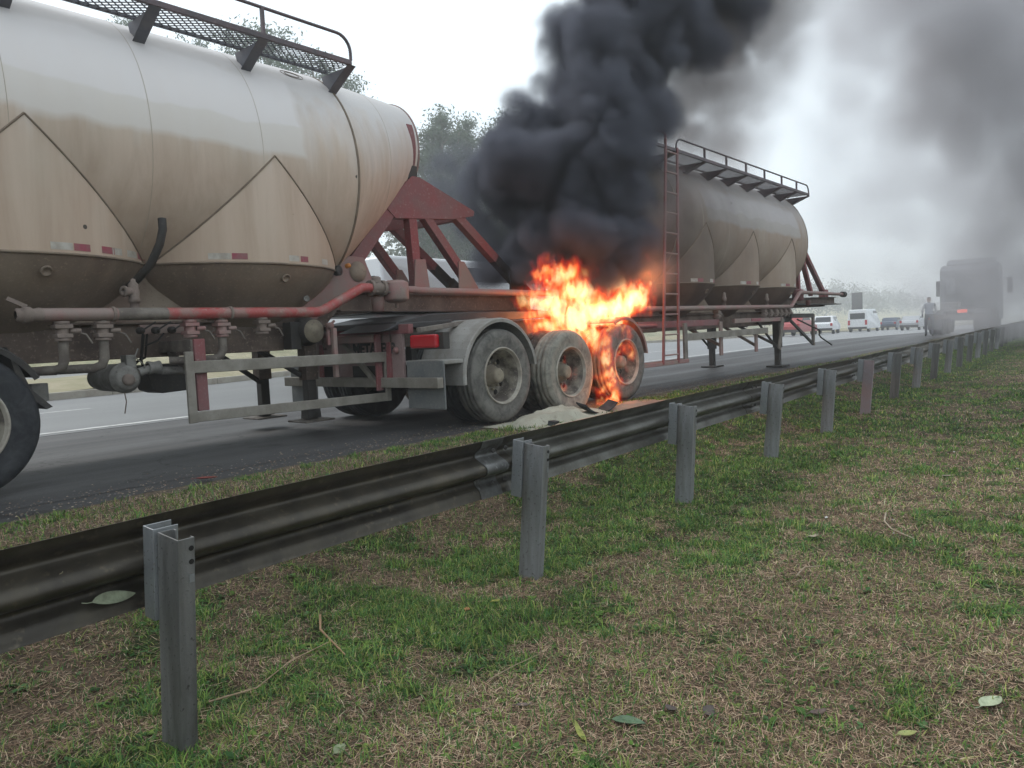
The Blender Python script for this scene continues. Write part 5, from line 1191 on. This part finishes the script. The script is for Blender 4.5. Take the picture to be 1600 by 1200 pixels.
leaf(1.60, 2.50, .12, .055, .5, (.46, .52, .34), 'large pale green leaf lying at the lower edge of the picture', curl=.2)
leaf(1.22, 2.33, .07, .03, .2, (.34, .36, .12), 'yellow green leaf near the large pale leaf', curl=.3)
leaf(.17, 2.38, .09, .02, 1.9, (.30, .32, .07), 'narrow yellow green blade below the large dark green leaf', curl=.6, tilt=(0, -.3))
leaf(-.62, 2.37, .06, .032, 1.2, (.28, .32, .18), 'dull green leaf standing edgeways near the lower edge', curl=.2, tilt=(.4, 0))
leaf(.63, 2.53, .07, .04, .9, (.10, .075, .065), 'dark brown curled leaf beside a green rosette', curl=.6, tilt=(.5, 0))
leaf(.50, 2.52, .05, .03, 2.2, (.08, .06, .055), 'second dark curled leaf touching the first dark one', curl=.6)
leaf(-.01, 2.59, .06, .02, .1, (.16, .12, .10), 'thin brown leaf flat on the thatch', curl=.4)
leaf(3.55, 6.1, .11, .04, .1, (.36, .28, .22), 'tan leaf far off in the open grass', curl=.3)
leaf(1.79, 4.49, .10, .035, .5, (.40, .33, .24), 'tan twisted leaf with a lifted tip in mid verge', curl=.5)
leaf(1.0, 2.49, .07, .03, .3, (.12, .08, .065), 'dark brown leaf half hidden in dry thatch', curl=.5)
leaf(-2.30, 5.52, .16, .06, .2, (.30, .07, .055), 'reddish leaf on the road edge behind the rail', curl=.2, z=ROAD_Z + .01)
Lw = G_.matrix_basis.copy(); G_.rotation_euler
mr = Matrix.Translation((GO[0], GO[1], 0)) @ Matrix.Rotation(pi / 2 - GH, 4, 'Z') @ Matrix.Rotation(LEAN, 4, 'X')
pl = mr @ Vector((-.115, .238, .505))
lf = leaf(pl.x, pl.y, .15, .05, pi / 2 - GH + .12, (.40, .44, .30), 'pale green leaf resting on the lower lip of the rail', z=pl.z, curl=.12, tilt=(radians(38), .12), grp='leaves on the rail')
if 'group' in lf: del lf['group']
stick([(-1.20, 2.75, .02), (-1.05, 2.84, .02), (-.97, 3.03, .03), (-.86, 3.22, .03)], .004, (.42, .30, .19), 'long dry stalk lying aslant in front of the first post')
stick([(-.98, 3.55, .03), (-.93, 3.36, .04), (-.76, 3.10, .02)], .007, (.40, .25, .14), 'short brown bark strip crossing the end of the long dry stalk')
stick([(-.14, 2.80, .02), (-.04, 2.88, .025), (.07, 2.98, .03)], .0028, (.36, .28, .18), 'thin straight straw in the middle of the verge')
stick([(2.44, 4.90, .03), (2.34, 4.72, .03), (2.30, 4.55, .03), (2.32, 4.33, .02)], .006, (.46, .38, .28), 'pale curved twig in the open verge')
stick([(1.42, 3.79, .02), (1.50, 3.88, .03), (1.60, 3.90, .03)], .004, (.42, .34, .24), 'short bent straw in the verge')
for k in range(7):   # straws caught on the rail
    s_ = random.Random(k).uniform(-.9, 1.6); q0 = mr @ Vector((s_, .27, .55 + .05 * random.random())); q1 = mr @ Vector((s_ + random.uniform(.02, .13), .232, .55 + random.uniform(.05, .10)))
    tag(MB().tube([q0, (q0 + q1) / 2 + Vector((0, 0, .006)), q1], .0014, 5).build('dry_straw', M_dry), 'thin dry straw caught on the back of the guardrail', 'straw', 'straws caught on the guardrail')
r9 = random.Random(9)
for k in range(40):   # small chips of white and grey litter
    x = r9.uniform(-1.5, 7); y = r9.uniform(2.3, 9)
    dx, dy = x - GO[0], y - GO[1]
    if dx * GA[0] + dy * GA[1] > -.1: continue
    mb = MB(); s = r9.uniform(.006, .014); mb.add([(-s, -s, 0), (s, -s * .7, .002), (s * .8, s, .006), (-s * .6, s * .8, .003), (0, 0, s * .8)], [(0, 1, 4), (1, 2, 4), (2, 3, 4), (3, 0, 4)])
    o_ = mb.build('pebble', M_line if k % 3 else M_reser, loc=(x, y, gz(x, y) + .018)); tag(o_, 'tiny pale stone chip lying in the grass', 'pebble', 'pale stone chips in the grass')

# ================================================================== DEBRIS AT THE BURNING AXLES
def heap(name, cx, cy, a, b, h, rot, m, seed, z=ROAD_Z):
    n = 44; vs = []; ca, sa = cos(rot), sin(rot)
    for i in range(n + 1):
        for j in range(n + 1):
            u = -1.25 + 2.5 * i / n; v = -1.25 + 2.5 * j / n; rr = sqrt(u * u + v * v) + .9 * (float(vnoise(np.array([u * 2.2 + seed]), np.array([v * 2.2]))[0]) - .5)
            hh = h * max(0, 1 - rr) ** .8 * (.6 + .8 * float(fbm(np.array([u * 5 + seed]), np.array([v * 5]), 3)[0])) - .008
            vs.append((cx + (u * a) * ca - (v * b) * sa, cy + (u * a) * sa + (v * b) * ca, z + hh))
    mb = MB(); mb.add(vs, [(i * (n + 1) + j, (i + 1) * (n + 1) + j, (i + 1) * (n + 1) + j + 1, i * (n + 1) + j + 1) for i in range(n) for j in range(n)], True); return mb.build(name, m)
M_powder = worn('spilt pale powder', (.46, .45, .36), (.36, .34, .27), (.25, .22, .18), 3, .95, fine=14, bstr=.6)
tag(heap('spilt_powder', .55, 8.42, .72, .34, .13, HB, M_powder, 2), 'pale powder spilt round the burst tyre', 'powder', kind='stuff')
tag(heap('spilt_powder', 1.5, 9.42, .75, .28, .06, HB, worn('scorched powder', (.33, .25, .19), (.20, .16, .13), None, 3, .95, fine=14), 5), 'browned powder below the flames', 'powder', kind='stuff')
mb = MB(); vs = []; 
for i in range(13):
    f = i / 12; x = -.34 + .68 * f; z = .015 + .11 * (2 * f - 1) ** 2
    for dy, dz in ((-.07, 0), (.07, .02), (.07, .035), (-.07, .02)): vs.append((x, dy, z + dz))
mb.add(vs, [(i * 4 + j, i * 4 + (j + 1) % 4, (i + 1) * 4 + (j + 1) % 4, (i + 1) * 4 + j) for i in range(12) for j in range(4)] + [(0, 1, 2, 3), (51, 50, 49, 48)])
o_ = mb.build('tyre_strip', M_tyre, loc=(.98, 8.80, ROAD_Z - .02)); o_.rotation_euler = (.1, .05, HB); tag(o_, 'curled black strip of tyre tread lying behind the rail', 'tyre strip')
mb = MB().box((-.13, -.03, 0), (.13, .03, .05)); o_ = mb.build('charred_lump', M_tyre, loc=(.42, 7.98, ROAD_Z - .02)); o_.rotation_euler = (.2, .1, HB + .4); tag(o_, 'charred lump beside the pale powder', 'debris')

# ================================================================== FIRE AND SMOKE (grids made from point clouds)
class GN:
    def __init__(s, name):
        s.t = bpy.data.node_groups.new(name, 'GeometryNodeTree'); s.t.interface.new_socket('Geometry', in_out='INPUT', socket_type='NodeSocketGeometry'); s.t.interface.new_socket('Geometry', in_out='OUTPUT', socket_type='NodeSocketGeometry')
        s.i = s.t.nodes.new('NodeGroupInput'); s.o = s.t.nodes.new('NodeGroupOutput')
    def n(s, ty, **k):
        q = s.t.nodes.new(ty)
        for a, b in k.items(): setattr(q, a, b)
        return q
    def l(s, a, b): s.t.links.new(a, b)
    def m(s, op, a, b=None, c=None, clamp=False):
        q = s.n('ShaderNodeMath', operation=op, use_clamp=clamp)
        for i, v in enumerate((a, b, c)):
            if v is None: continue
            if isinstance(v, bpy.types.NodeSocket): s.l(v, q.inputs[i])
            else: q.inputs[i].default_value = v
        return q.outputs[0]
    def vm(s, op, a, b, sc_=None):
        q = s.n('ShaderNodeVectorMath', operation=op)
        for i, v in enumerate((a, b)):
            if v is None: continue
            if isinstance(v, bpy.types.NodeSocket): s.l(v, q.inputs[i])
            else: q.inputs[i].default_value = v
        if sc_ is not None: q.inputs['Scale'].default_value = sc_
        return q.outputs[0]
    def noise(s, vec, scale, detail, rough=.55, out=0):
        q = s.n('ShaderNodeTexNoise'); s.l(vec, q.inputs['Vector']); q.inputs['Scale'].default_value = scale; q.inputs['Detail'].default_value = detail; q.inputs['Roughness'].default_value = rough; return q.outputs[out]
def cloud(name, pts, voxel, warp, wscale, fb, fscale, soft, mat_, stretch=(1, 1, 1), detail=5, bump_fb=0, seed=0):
    """pts: (x, y, z, radius, density)"""
    P = np.array([p[:3] for p in pts]); Rr = np.array([p[3] for p in pts]); pad = Rr.max() * .45 + warp * .5
    lo = (P - Rr[:, None]).min(0) - pad; hi = (P + Rr[:, None]).max(0) + pad
    lo[2] = max(lo[2], ROAD_Z + .005); c = (lo + hi) / 2
    me = bpy.data.meshes.new(name); me.from_pydata([tuple(p - c) for p in P], [], [])
    a = me.attributes.new('radius', 'FLOAT', 'POINT'); a.data.foreach_set('value', Rr.astype(np.float32))
    a = me.attributes.new('dens', 'FLOAT', 'POINT'); a.data.foreach_set('value', np.array([p[4] for p in pts], np.float32))
    o = bpy.data.objects.new(name, me); COL.objects.link(o); o.location = c
    g = GN(name); geo = g.i.outputs[0]
    pos = g.n('GeometryNodeInputPosition').outputs[0]
    off = g.vm('ADD', pos, (seed * 3.1, seed * 1.7, seed * 2.3)); off = g.vm('MULTIPLY', off, stretch)
    wn = g.noise(off, wscale, 2, .5, 1); wv = g.vm('SUBTRACT', wn, (.5, .5, .5)); wv = g.vm('SCALE', wv, None, warp * 2); p2 = g.vm('ADD', pos, wv)
    # blend of all point falloffs, largest wins; done by nearest of radius-scaled groups
    sn = g.n('GeometryNodeSampleNearest', domain='POINT'); g.l(geo, sn.inputs[0]); g.l(p2, sn.inputs['Sample Position'])
    def samp(nm, dt='FLOAT'):
        at = g.n('GeometryNodeInputNamedAttribute', data_type=dt); at.inputs[0].default_value = nm
        si = g.n('GeometryNodeSampleIndex', data_type=dt, domain='POINT'); g.l(geo, si.inputs[0]); g.l(at.outputs[0], si.inputs[1]); g.l(sn.outputs[0], si.inputs['Index']); return si.outputs[0]
    rad = samp('radius'); den = samp('dens')
    pr = g.n('GeometryNodeProximity', target_element='POINTS'); g.l(geo, pr.inputs[0]); 
    for k_ in pr.inputs:
        if k_.name in ('Source Position', 'Sample Position'): g.l(p2, k_)
    dist = pr.outputs['Distance']
    q = g.m('SUBTRACT', 1.0, g.m('DIVIDE', dist, rad))
    f1 = g.noise(off, fscale, detail, .6); q = g.m('ADD', q, g.m('MULTIPLY', g.m('SUBTRACT', f1, .5), fb * 2))
    if bump_fb:   # rounded billows: distance to cell centres
        vo = g.n('ShaderNodeTexVoronoi'); g.l(g.vm('ADD', off, wv), vo.inputs['Vector']); vo.inputs['Scale'].default_value = fscale * 1.1
        q = g.m('ADD', q, g.m('MULTIPLY', g.m('SUBTRACT', .45, vo.outputs['Distance']), bump_fb))
        vo2 = g.n('ShaderNodeTexVoronoi'); g.l(g.vm('ADD', off, wv), vo2.inputs['Vector']); vo2.inputs['Scale'].default_value = fscale * 2.6
        q = g.m('ADD', q, g.m('MULTIPLY', g.m('SUBTRACT', .45, vo2.outputs['Distance']), bump_fb * .5))
    v = g.m('MULTIPLY', g.m('DIVIDE', q, soft, clamp=True), den)
    vc = g.n('GeometryNodeVolumeCube'); g.l(v, vc.inputs['Density'])
    vc.inputs['Min'].default_value = tuple(lo - c); vc.inputs['Max'].default_value = tuple(hi - c)
    rs = np.clip(((hi - lo) / voxel).astype(int), 8, 260)
    for nm, v_ in zip(('Resolution X', 'Resolution Y', 'Resolution Z'), rs): vc.inputs[nm].default_value = int(v_)
    sm_ = g.n('GeometryNodeSetMaterial'); g.l(vc.outputs[0], sm_.inputs[0]); sm_.inputs['Material'].default_value = mat_; g.l(sm_.outputs[0], g.o.inputs[0])
    md = o.modifiers.new('grid', 'NODES'); md.node_group = g.t; me.materials.append(mat_)
    tag(o, kind='stuff'); return o
def smoke_mat(name, dens, color, absorb=(0, 0, 0), aniso=0.2):
    m = bpy.data.materials.new(name); m.use_nodes = True; t = m.node_tree; t.nodes.clear(); o = N(t, 'ShaderNodeOutputMaterial'); v = N(t, 'ShaderNodeVolumePrincipled')
    v.inputs['Color'].default_value = (*color, 1); v.inputs['Density'].default_value = dens; v.inputs['Anisotropy'].default_value = aniso
    t.links.new(v.outputs[0], o.inputs['Volume']); m.cycles.volume_interpolation = 'LINEAR' if hasattr(m.cycles, 'volume_interpolation') else m.cycles.volume_interpolation
    return m
def fill(pts, k, jit, seed, rs=(.45, .8)):
    """extra smaller puffs round the given ones"""
    r = random.Random(seed); out = list(pts)
    for p in pts:
        for _ in range(k):
            v = Vector((r.gauss(0, 1), r.gauss(0, 1), r.gauss(0, 1))).normalized() * p[3] * r.uniform(.5, 1.0) * jit
            out.append((p[0] + v.x, p[1] + v.y, p[2] + v.z, p[3] * r.uniform(*rs), p[4] * r.uniform(.8, 1.1)))
    return out
PLUME = [(-0.88, 11.96, 3.3, 0.4, 0.12), (-0.55, 11.78, 3.65, 0.48, 0.22), (-0.26, 11.14, 3.05, 0.52, 0.5), (-0.1, 11.38, 3.65, 0.43, 0.4), (0.12, 10.96, 3.28, 0.69, 1), (-0.01, 10.9, 2.46, 0.51, 0.7), (0.53, 10.4, 2.51, 0.57, 1.3), (0.95, 10.29, 2.35, 0.52, 1.3), (1.3, 10.3, 2.47, 0.52, 1.3), (1.75, 10.9, 2.6, 0.42, 1.1), (1.72, 11.0, 3.17, 0.45, 1.2), (1.98, 11.35, 3.77, 0.3, 0.8), (0.7, 10.99, 3.81, 0.88, 1.2), (0.35, 11.22, 4.2, 0.52, 0.7), (1.35, 10.76, 3.37, 0.77, 1.3), (1.12, 11.23, 4.44, 0.92, 1.1), (1.66, 11.45, 4.13, 0.64, 1), (1.46, 11.58, 5.14, 0.87, 1.0), (2.01, 11.68, 5.05, 0.73, 0.9), (1.86, 12.14, 5.95, 0.96, 0.9), (2.61, 12.35, 6.04, 0.82, 0.8), (2.48, 12.6, 6.86, 1.15, 0.8), (3.42, 13.01, 7.0, 1.02, 0.6), (3.19, 13.29, 8.08, 1.42, 0.7), (4.11, 14.08, 9.45, 1.84, 0.6), (5.23, 15.23, 11.62, 2.48, 0.5)]
MID = [(3.47, 13.34, 5.96, 0.67, 0.35), (3.01, 12.88, 5.08, 0.59, 0.4), (3.3, 13.05, 4.53, 0.55, 0.35), (4.04, 13.81, 5.43, 0.81, 0.2), (4.41, 14.18, 6.56, 0.94, 0.22), (5.09, 14.85, 6.07, 0.74, 0.12), (5.04, 14.95, 7.55, 1.11, 0.2), (4.54, 14.76, 4.73, 0.74, 0.1), (2.55, 11.3, 3.47, 0.36, 0.15), (2.08, 11.0, 2.96, 0.36, 0.5), (2.52, 11.3, 2.82, 0.36, 0.12), (2.1, 10.95, 2.16, 0.36, 0.3), (2.76, 11.4, 3.29, 0.36, 0.06)]
DRIFT = [(8.48, 19.49, 7.94, 1.22, 0.3), (10.66, 21.59, 9.29, 1.79, 0.55), (8.98, 20.6, 9.47, 1.02, 0.4), (12.63, 22.56, 8.85, 2.07, 0.8), (15.0, 23.62, 9.7, 2.36, 0.8), (15.92, 23.52, 8.28, 2.16, 0.7), (12.01, 22.47, 7.56, 1.5, 0.6), (14.11, 23.46, 7.38, 1.77, 0.7), (16.71, 24.39, 6.33, 2.05, 0.5), (10.24, 21.49, 7.87, 1.08, 0.35), (12.76, 22.75, 11.66, 2.82, 0.7), (16.3, 23.8, 12.38, 3.14, 0.7), (9.4, 20.71, 11.16, 2.05, 0.5), (7.99, 20.39, 6.45, 1.02, 0.1), (9.64, 22.3, 5.05, 1.69, 0.07), (12.56, 24.32, 5.29, 2.05, 0.1), (15.2, 25.3, 4.93, 2.13, 0.22), (17.54, 26.25, 4.11, 2.44, 0.35), (15.85, 27.17, 2.94, 1.84, 0.22), (18.31, 28.12, 2.2, 2.15, 0.36), (18.35, 26.14, 2.52, 2.66, 0.4), (13.77, 27.18, 3.04, 1.61, 0.08), (15.41, 28.08, 1.61, 1.2, 0.14), (17.92, 29.05, 1.04, 1.49, 0.25), (18.53, 27.04, 0.98, 1.38, 0.3), (6.04, 17.3, 5.14, 0.87, 0.05), (20.26, 26.33, 5.31, 3.55, 0.5), (19.3, 24.58, 9.07, 3.28, 0.7), (7.92, 21.25, 4.4, 1.61, 0.08), (10.17, 23.45, 7.17, 2.16, 0.09), (11.02, 24.16, 2.9, 1.84, 0.07), (13.15, 25.44, 6.94, 2.35, 0.13), (14.53, 27.27, 4.38, 2.3, 0.14), (15.87, 26.4, 6.4, 2.44, 0.28), (18.75, 27.36, 5.8, 2.77, 0.45), (17.07, 30.16, 2.63, 1.54, 0.26), (18.35, 30.15, 2.57, 1.54, 0.32), (18.65, 31.09, 1.57, 1.32, 0.26), (19.15, 30.2, 3.3, 1.79, 0.4), (19.95, 29.12, 2.18, 1.98, 0.5), (18.26, 28.04, 1.01, 1.2, 0.32), (6.14, 18.4, 6.6, 1.23, 0.1), (7.67, 19.49, 7.97, 1.46, 0.16), (6.7, 18.54, 8.72, 1.38, 0.2), (17.47, 25.49, 7.81, 3.2, 0.7)]
FIRE = [(0.32, 9.31, 1.73, 0.206, 1), (0.47, 9.57, 2.06, 0.178, 0.8), (0.41, 9.49, 2.2, 0.096, 0.6), (0.61, 9.58, 1.65, 0.31, 1.2), (0.64, 9.77, 1.98, 0.199, 0.9), (0.88, 9.9, 1.48, 0.337, 1.3), (0.96, 10.16, 1.87, 0.293, 1.1), (1.23, 10.32, 1.56, 0.334, 1.2), (1.32, 10.58, 1.92, 0.233, 1), (1.52, 10.52, 1.64, 0.322, 1.2), (1.51, 10.66, 2.01, 0.235, 1.1), (1.61, 10.78, 2.24, 0.11, 0.7), (1.66, 10.84, 2.42, 0.083, 0.55), (1.85, 10.83, 1.73, 0.239, 1.1), (1.93, 10.85, 1.86, 0.129, 0.9), (1.88, 10.78, 2.0, 0.091, 0.7), (0.69, 9.67, 1.32, 0.214, 1.1), (1.06, 10.12, 1.26, 0.207, 1), (0.44, 9.45, 1.45, 0.177, 1), (0.39, 9.47, 1.17, 0.081, 0.8), (1.31, 10.42, 1.11, 0.16, 1), (1.37, 10.49, 0.84, 0.108, 0.9), (1.32, 10.27, 0.59, 0.105, 0.9), (1.33, 9.98, 0.39, 0.103, 0.9), (1.45, 10.04, 0.29, 0.077, 0.8), (1.14, 9.6, 0.54, 0.066, 0.8), (1.5, 10.33, 0.93, 0.071, 0.7), (1.58, 10.43, 1.1, 0.08, 0.8), (1.49, 10.25, 0.67, 0.053, 0.7), (0.7, 9.48, 0.87, 0.049, 0.9), (0.74, 9.53, 0.75, 0.049, 0.9), (0.66, 9.44, 0.64, 0.048, 0.8), (0.92, 10.42, 2.44, 0.044, 0.5), (1.98, 10.91, 2.48, 0.055, 0.55), (1.94, 10.86, 2.36, 0.064, 0.5), (1.56, 10.88, 2.57, 0.046, 0.5), (1.77, 10.81, 2.19, 0.064, 0.5), (1.99, 10.92, 2.57, 0.037, 0.5), (1.14, 9.72, 1.18, 0.133, 1.1), (1.23, 9.77, 1.0, 0.125, 1.1), (1.28, 9.79, 0.79, 0.109, 1.1), (1.25, 9.75, 0.59, 0.109, 1.1), (1.28, 9.73, 0.39, 0.1, 1.1), (1.4, 9.84, 0.28, 0.084, 1.0), (1.57, 10.03, 0.18, 0.069, 0.8), (1.17, 9.7, 0.76, 0.075, 0.9), (1.49, 10.03, 0.86, 0.06, 0.7), (1.51, 10.06, 0.59, 0.06, 0.8), (1.56, 10.16, 1.06, 0.069, 0.8), (1.65, 10.28, 1.28, 0.088, 0.9), (1.41, 10.15, 1.29, 0.138, 1.1), (0.72, 9.48, 0.89, 0.065, 1.3), (0.76, 9.53, 0.75, 0.057, 1.3), (0.67, 9.42, 0.6, 0.065, 1.2), (0.37, 9.45, 2.09, 0.128, 0.75), (0.49, 9.59, 2.2, 0.097, 0.7), (0.61, 9.74, 2.11, 0.132, 0.8), (1.28, 10.53, 2.14, 0.143, 0.8), (1.39, 10.67, 2.33, 0.108, 0.65), (1.54, 10.69, 2.2, 0.127, 0.75), (1.69, 10.87, 2.33, 0.101, 0.65), (0.92, 10.11, 2.08, 0.137, 0.7), (1.92, 10.92, 2.14, 0.111, 0.7), (0.24, 9.29, 1.67, 0.126, 0.8), (0.18, 9.22, 1.58, 0.078, 0.7), (2.0, 10.93, 1.63, 0.093, 0.8), (1.45, 10.5, 1.3, .2, 1.0), (1.62, 10.9, 2.35, .15, .7), (1.25, 10.6, 2.1, .14, .7), (1.75, 10.75, 1.3, .10, .8), (1.68, 10.45, .95, .06, .8)]
M_smoke = smoke_mat('black smoke', 10.0, (.20, .21, .255))
M_smoke2 = smoke_mat('brown smoke', 6.0, (.50, .455, .455))
M_smoke3 = smoke_mat('drifting smoke', 1.7, (.76, .745, .775), aniso=.2)
cloud('smoke_plume', fill(PLUME, 6, 1.0, 3), .042, .42, 1.2, .80, 1.7, .62, M_smoke, detail=9, bump_fb=.12)
cloud('smoke_wisps', fill([(a, b, c, d * 1.35, e) for a, b, c, d, e in MID], 3, .9, 4), .09, .45, .7, .5, .9, .9, M_smoke2, seed=2)
cloud('drifting_smoke', fill(DRIFT, 6, .8, 5, (.6, .95)), .25, 1.6, .22, .40, .32, 1.2, M_smoke3, detail=5, seed=4)
# flames
m = bpy.data.materials.new('flames'); m.use_nodes = True; t = m.node_tree; t.nodes.clear(); o_ = N(t, 'ShaderNodeOutputMaterial')
at = N(t, 'ShaderNodeAttribute', attribute_name='density'); em = N(t, 'ShaderNodeEmission')
cr = ramp(t, at.outputs['Fac'], [(0, (.8, .012, .004)), (.22, (1, .03, .01)), (.42, (1, .13, .02)), (.62, (1, .38, .08)), (.9, (1, .78, .40))])
st = ramp(t, at.outputs['Fac'], [(0, 0), (.03, .12), (.25, .22), (.45, .42), (.75, 1.0)])
t.links.new(cr, em.inputs[0]); t.links.new(mth(t, 'MULTIPLY', st, 9.0), em.inputs[1])
ab = N(t, 'ShaderNodeVolumeAbsorption'); ab.inputs['Color'].default_value = (.5, .2, .1, 1); t.links.new(mth(t, 'MULTIPLY', at.outputs['Fac'], 3.0), ab.inputs['Density'])
ad = N(t, 'ShaderNodeAddShader'); t.links.new(em.outputs[0], ad.inputs[0]); t.links.new(ab.outputs[0], ad.inputs[1]); t.links.new(ad.outputs[0], o_.inputs['Volume'])
cloud('flames', fill([(a, b, c, d * (1.16 if d > .12 else 1.05), e) for a, b, c, d, e in FIRE] + [(1.05, 10.2, 2.1, .22, .85), (1.2, 10.45, 2.2, .18, .75), (.75, 9.85, 2.1, .2, .8)], 2, 1.1, 8, (.35, .6)), .015, .26, 3.4, 1.25, 4.6, .9, m, stretch=(1.7, 1.7, .7), detail=8, seed=7)
for (x, y, z, e) in ((.75, 9.75, 1.5, 20), (1.5, 10.45, 1.55, 24), (1.32, 9.75, .55, 14), (2.0, 10.75, 2.1, 24)):
    ld = bpy.data.lights.new('flame_light', 'POINT'); ld.energy = e; ld.color = (1, .30, .08); ld.shadow_soft_size = .22
    lo_ = bpy.data.objects.new('flame_light', ld); COL.objects.link(lo_); lo_.location = (x, y, z)

# ================================================================== HAZE
mb = MB().box((-1250, -1250, -14), (1250, 1250, 42)); hz = mb.build('haze'); tag(hz, kind='stuff')
m = smoke_mat('haze', .0024, (.96, .98, 1.0), aniso=.0); hz.data.materials.append(m)
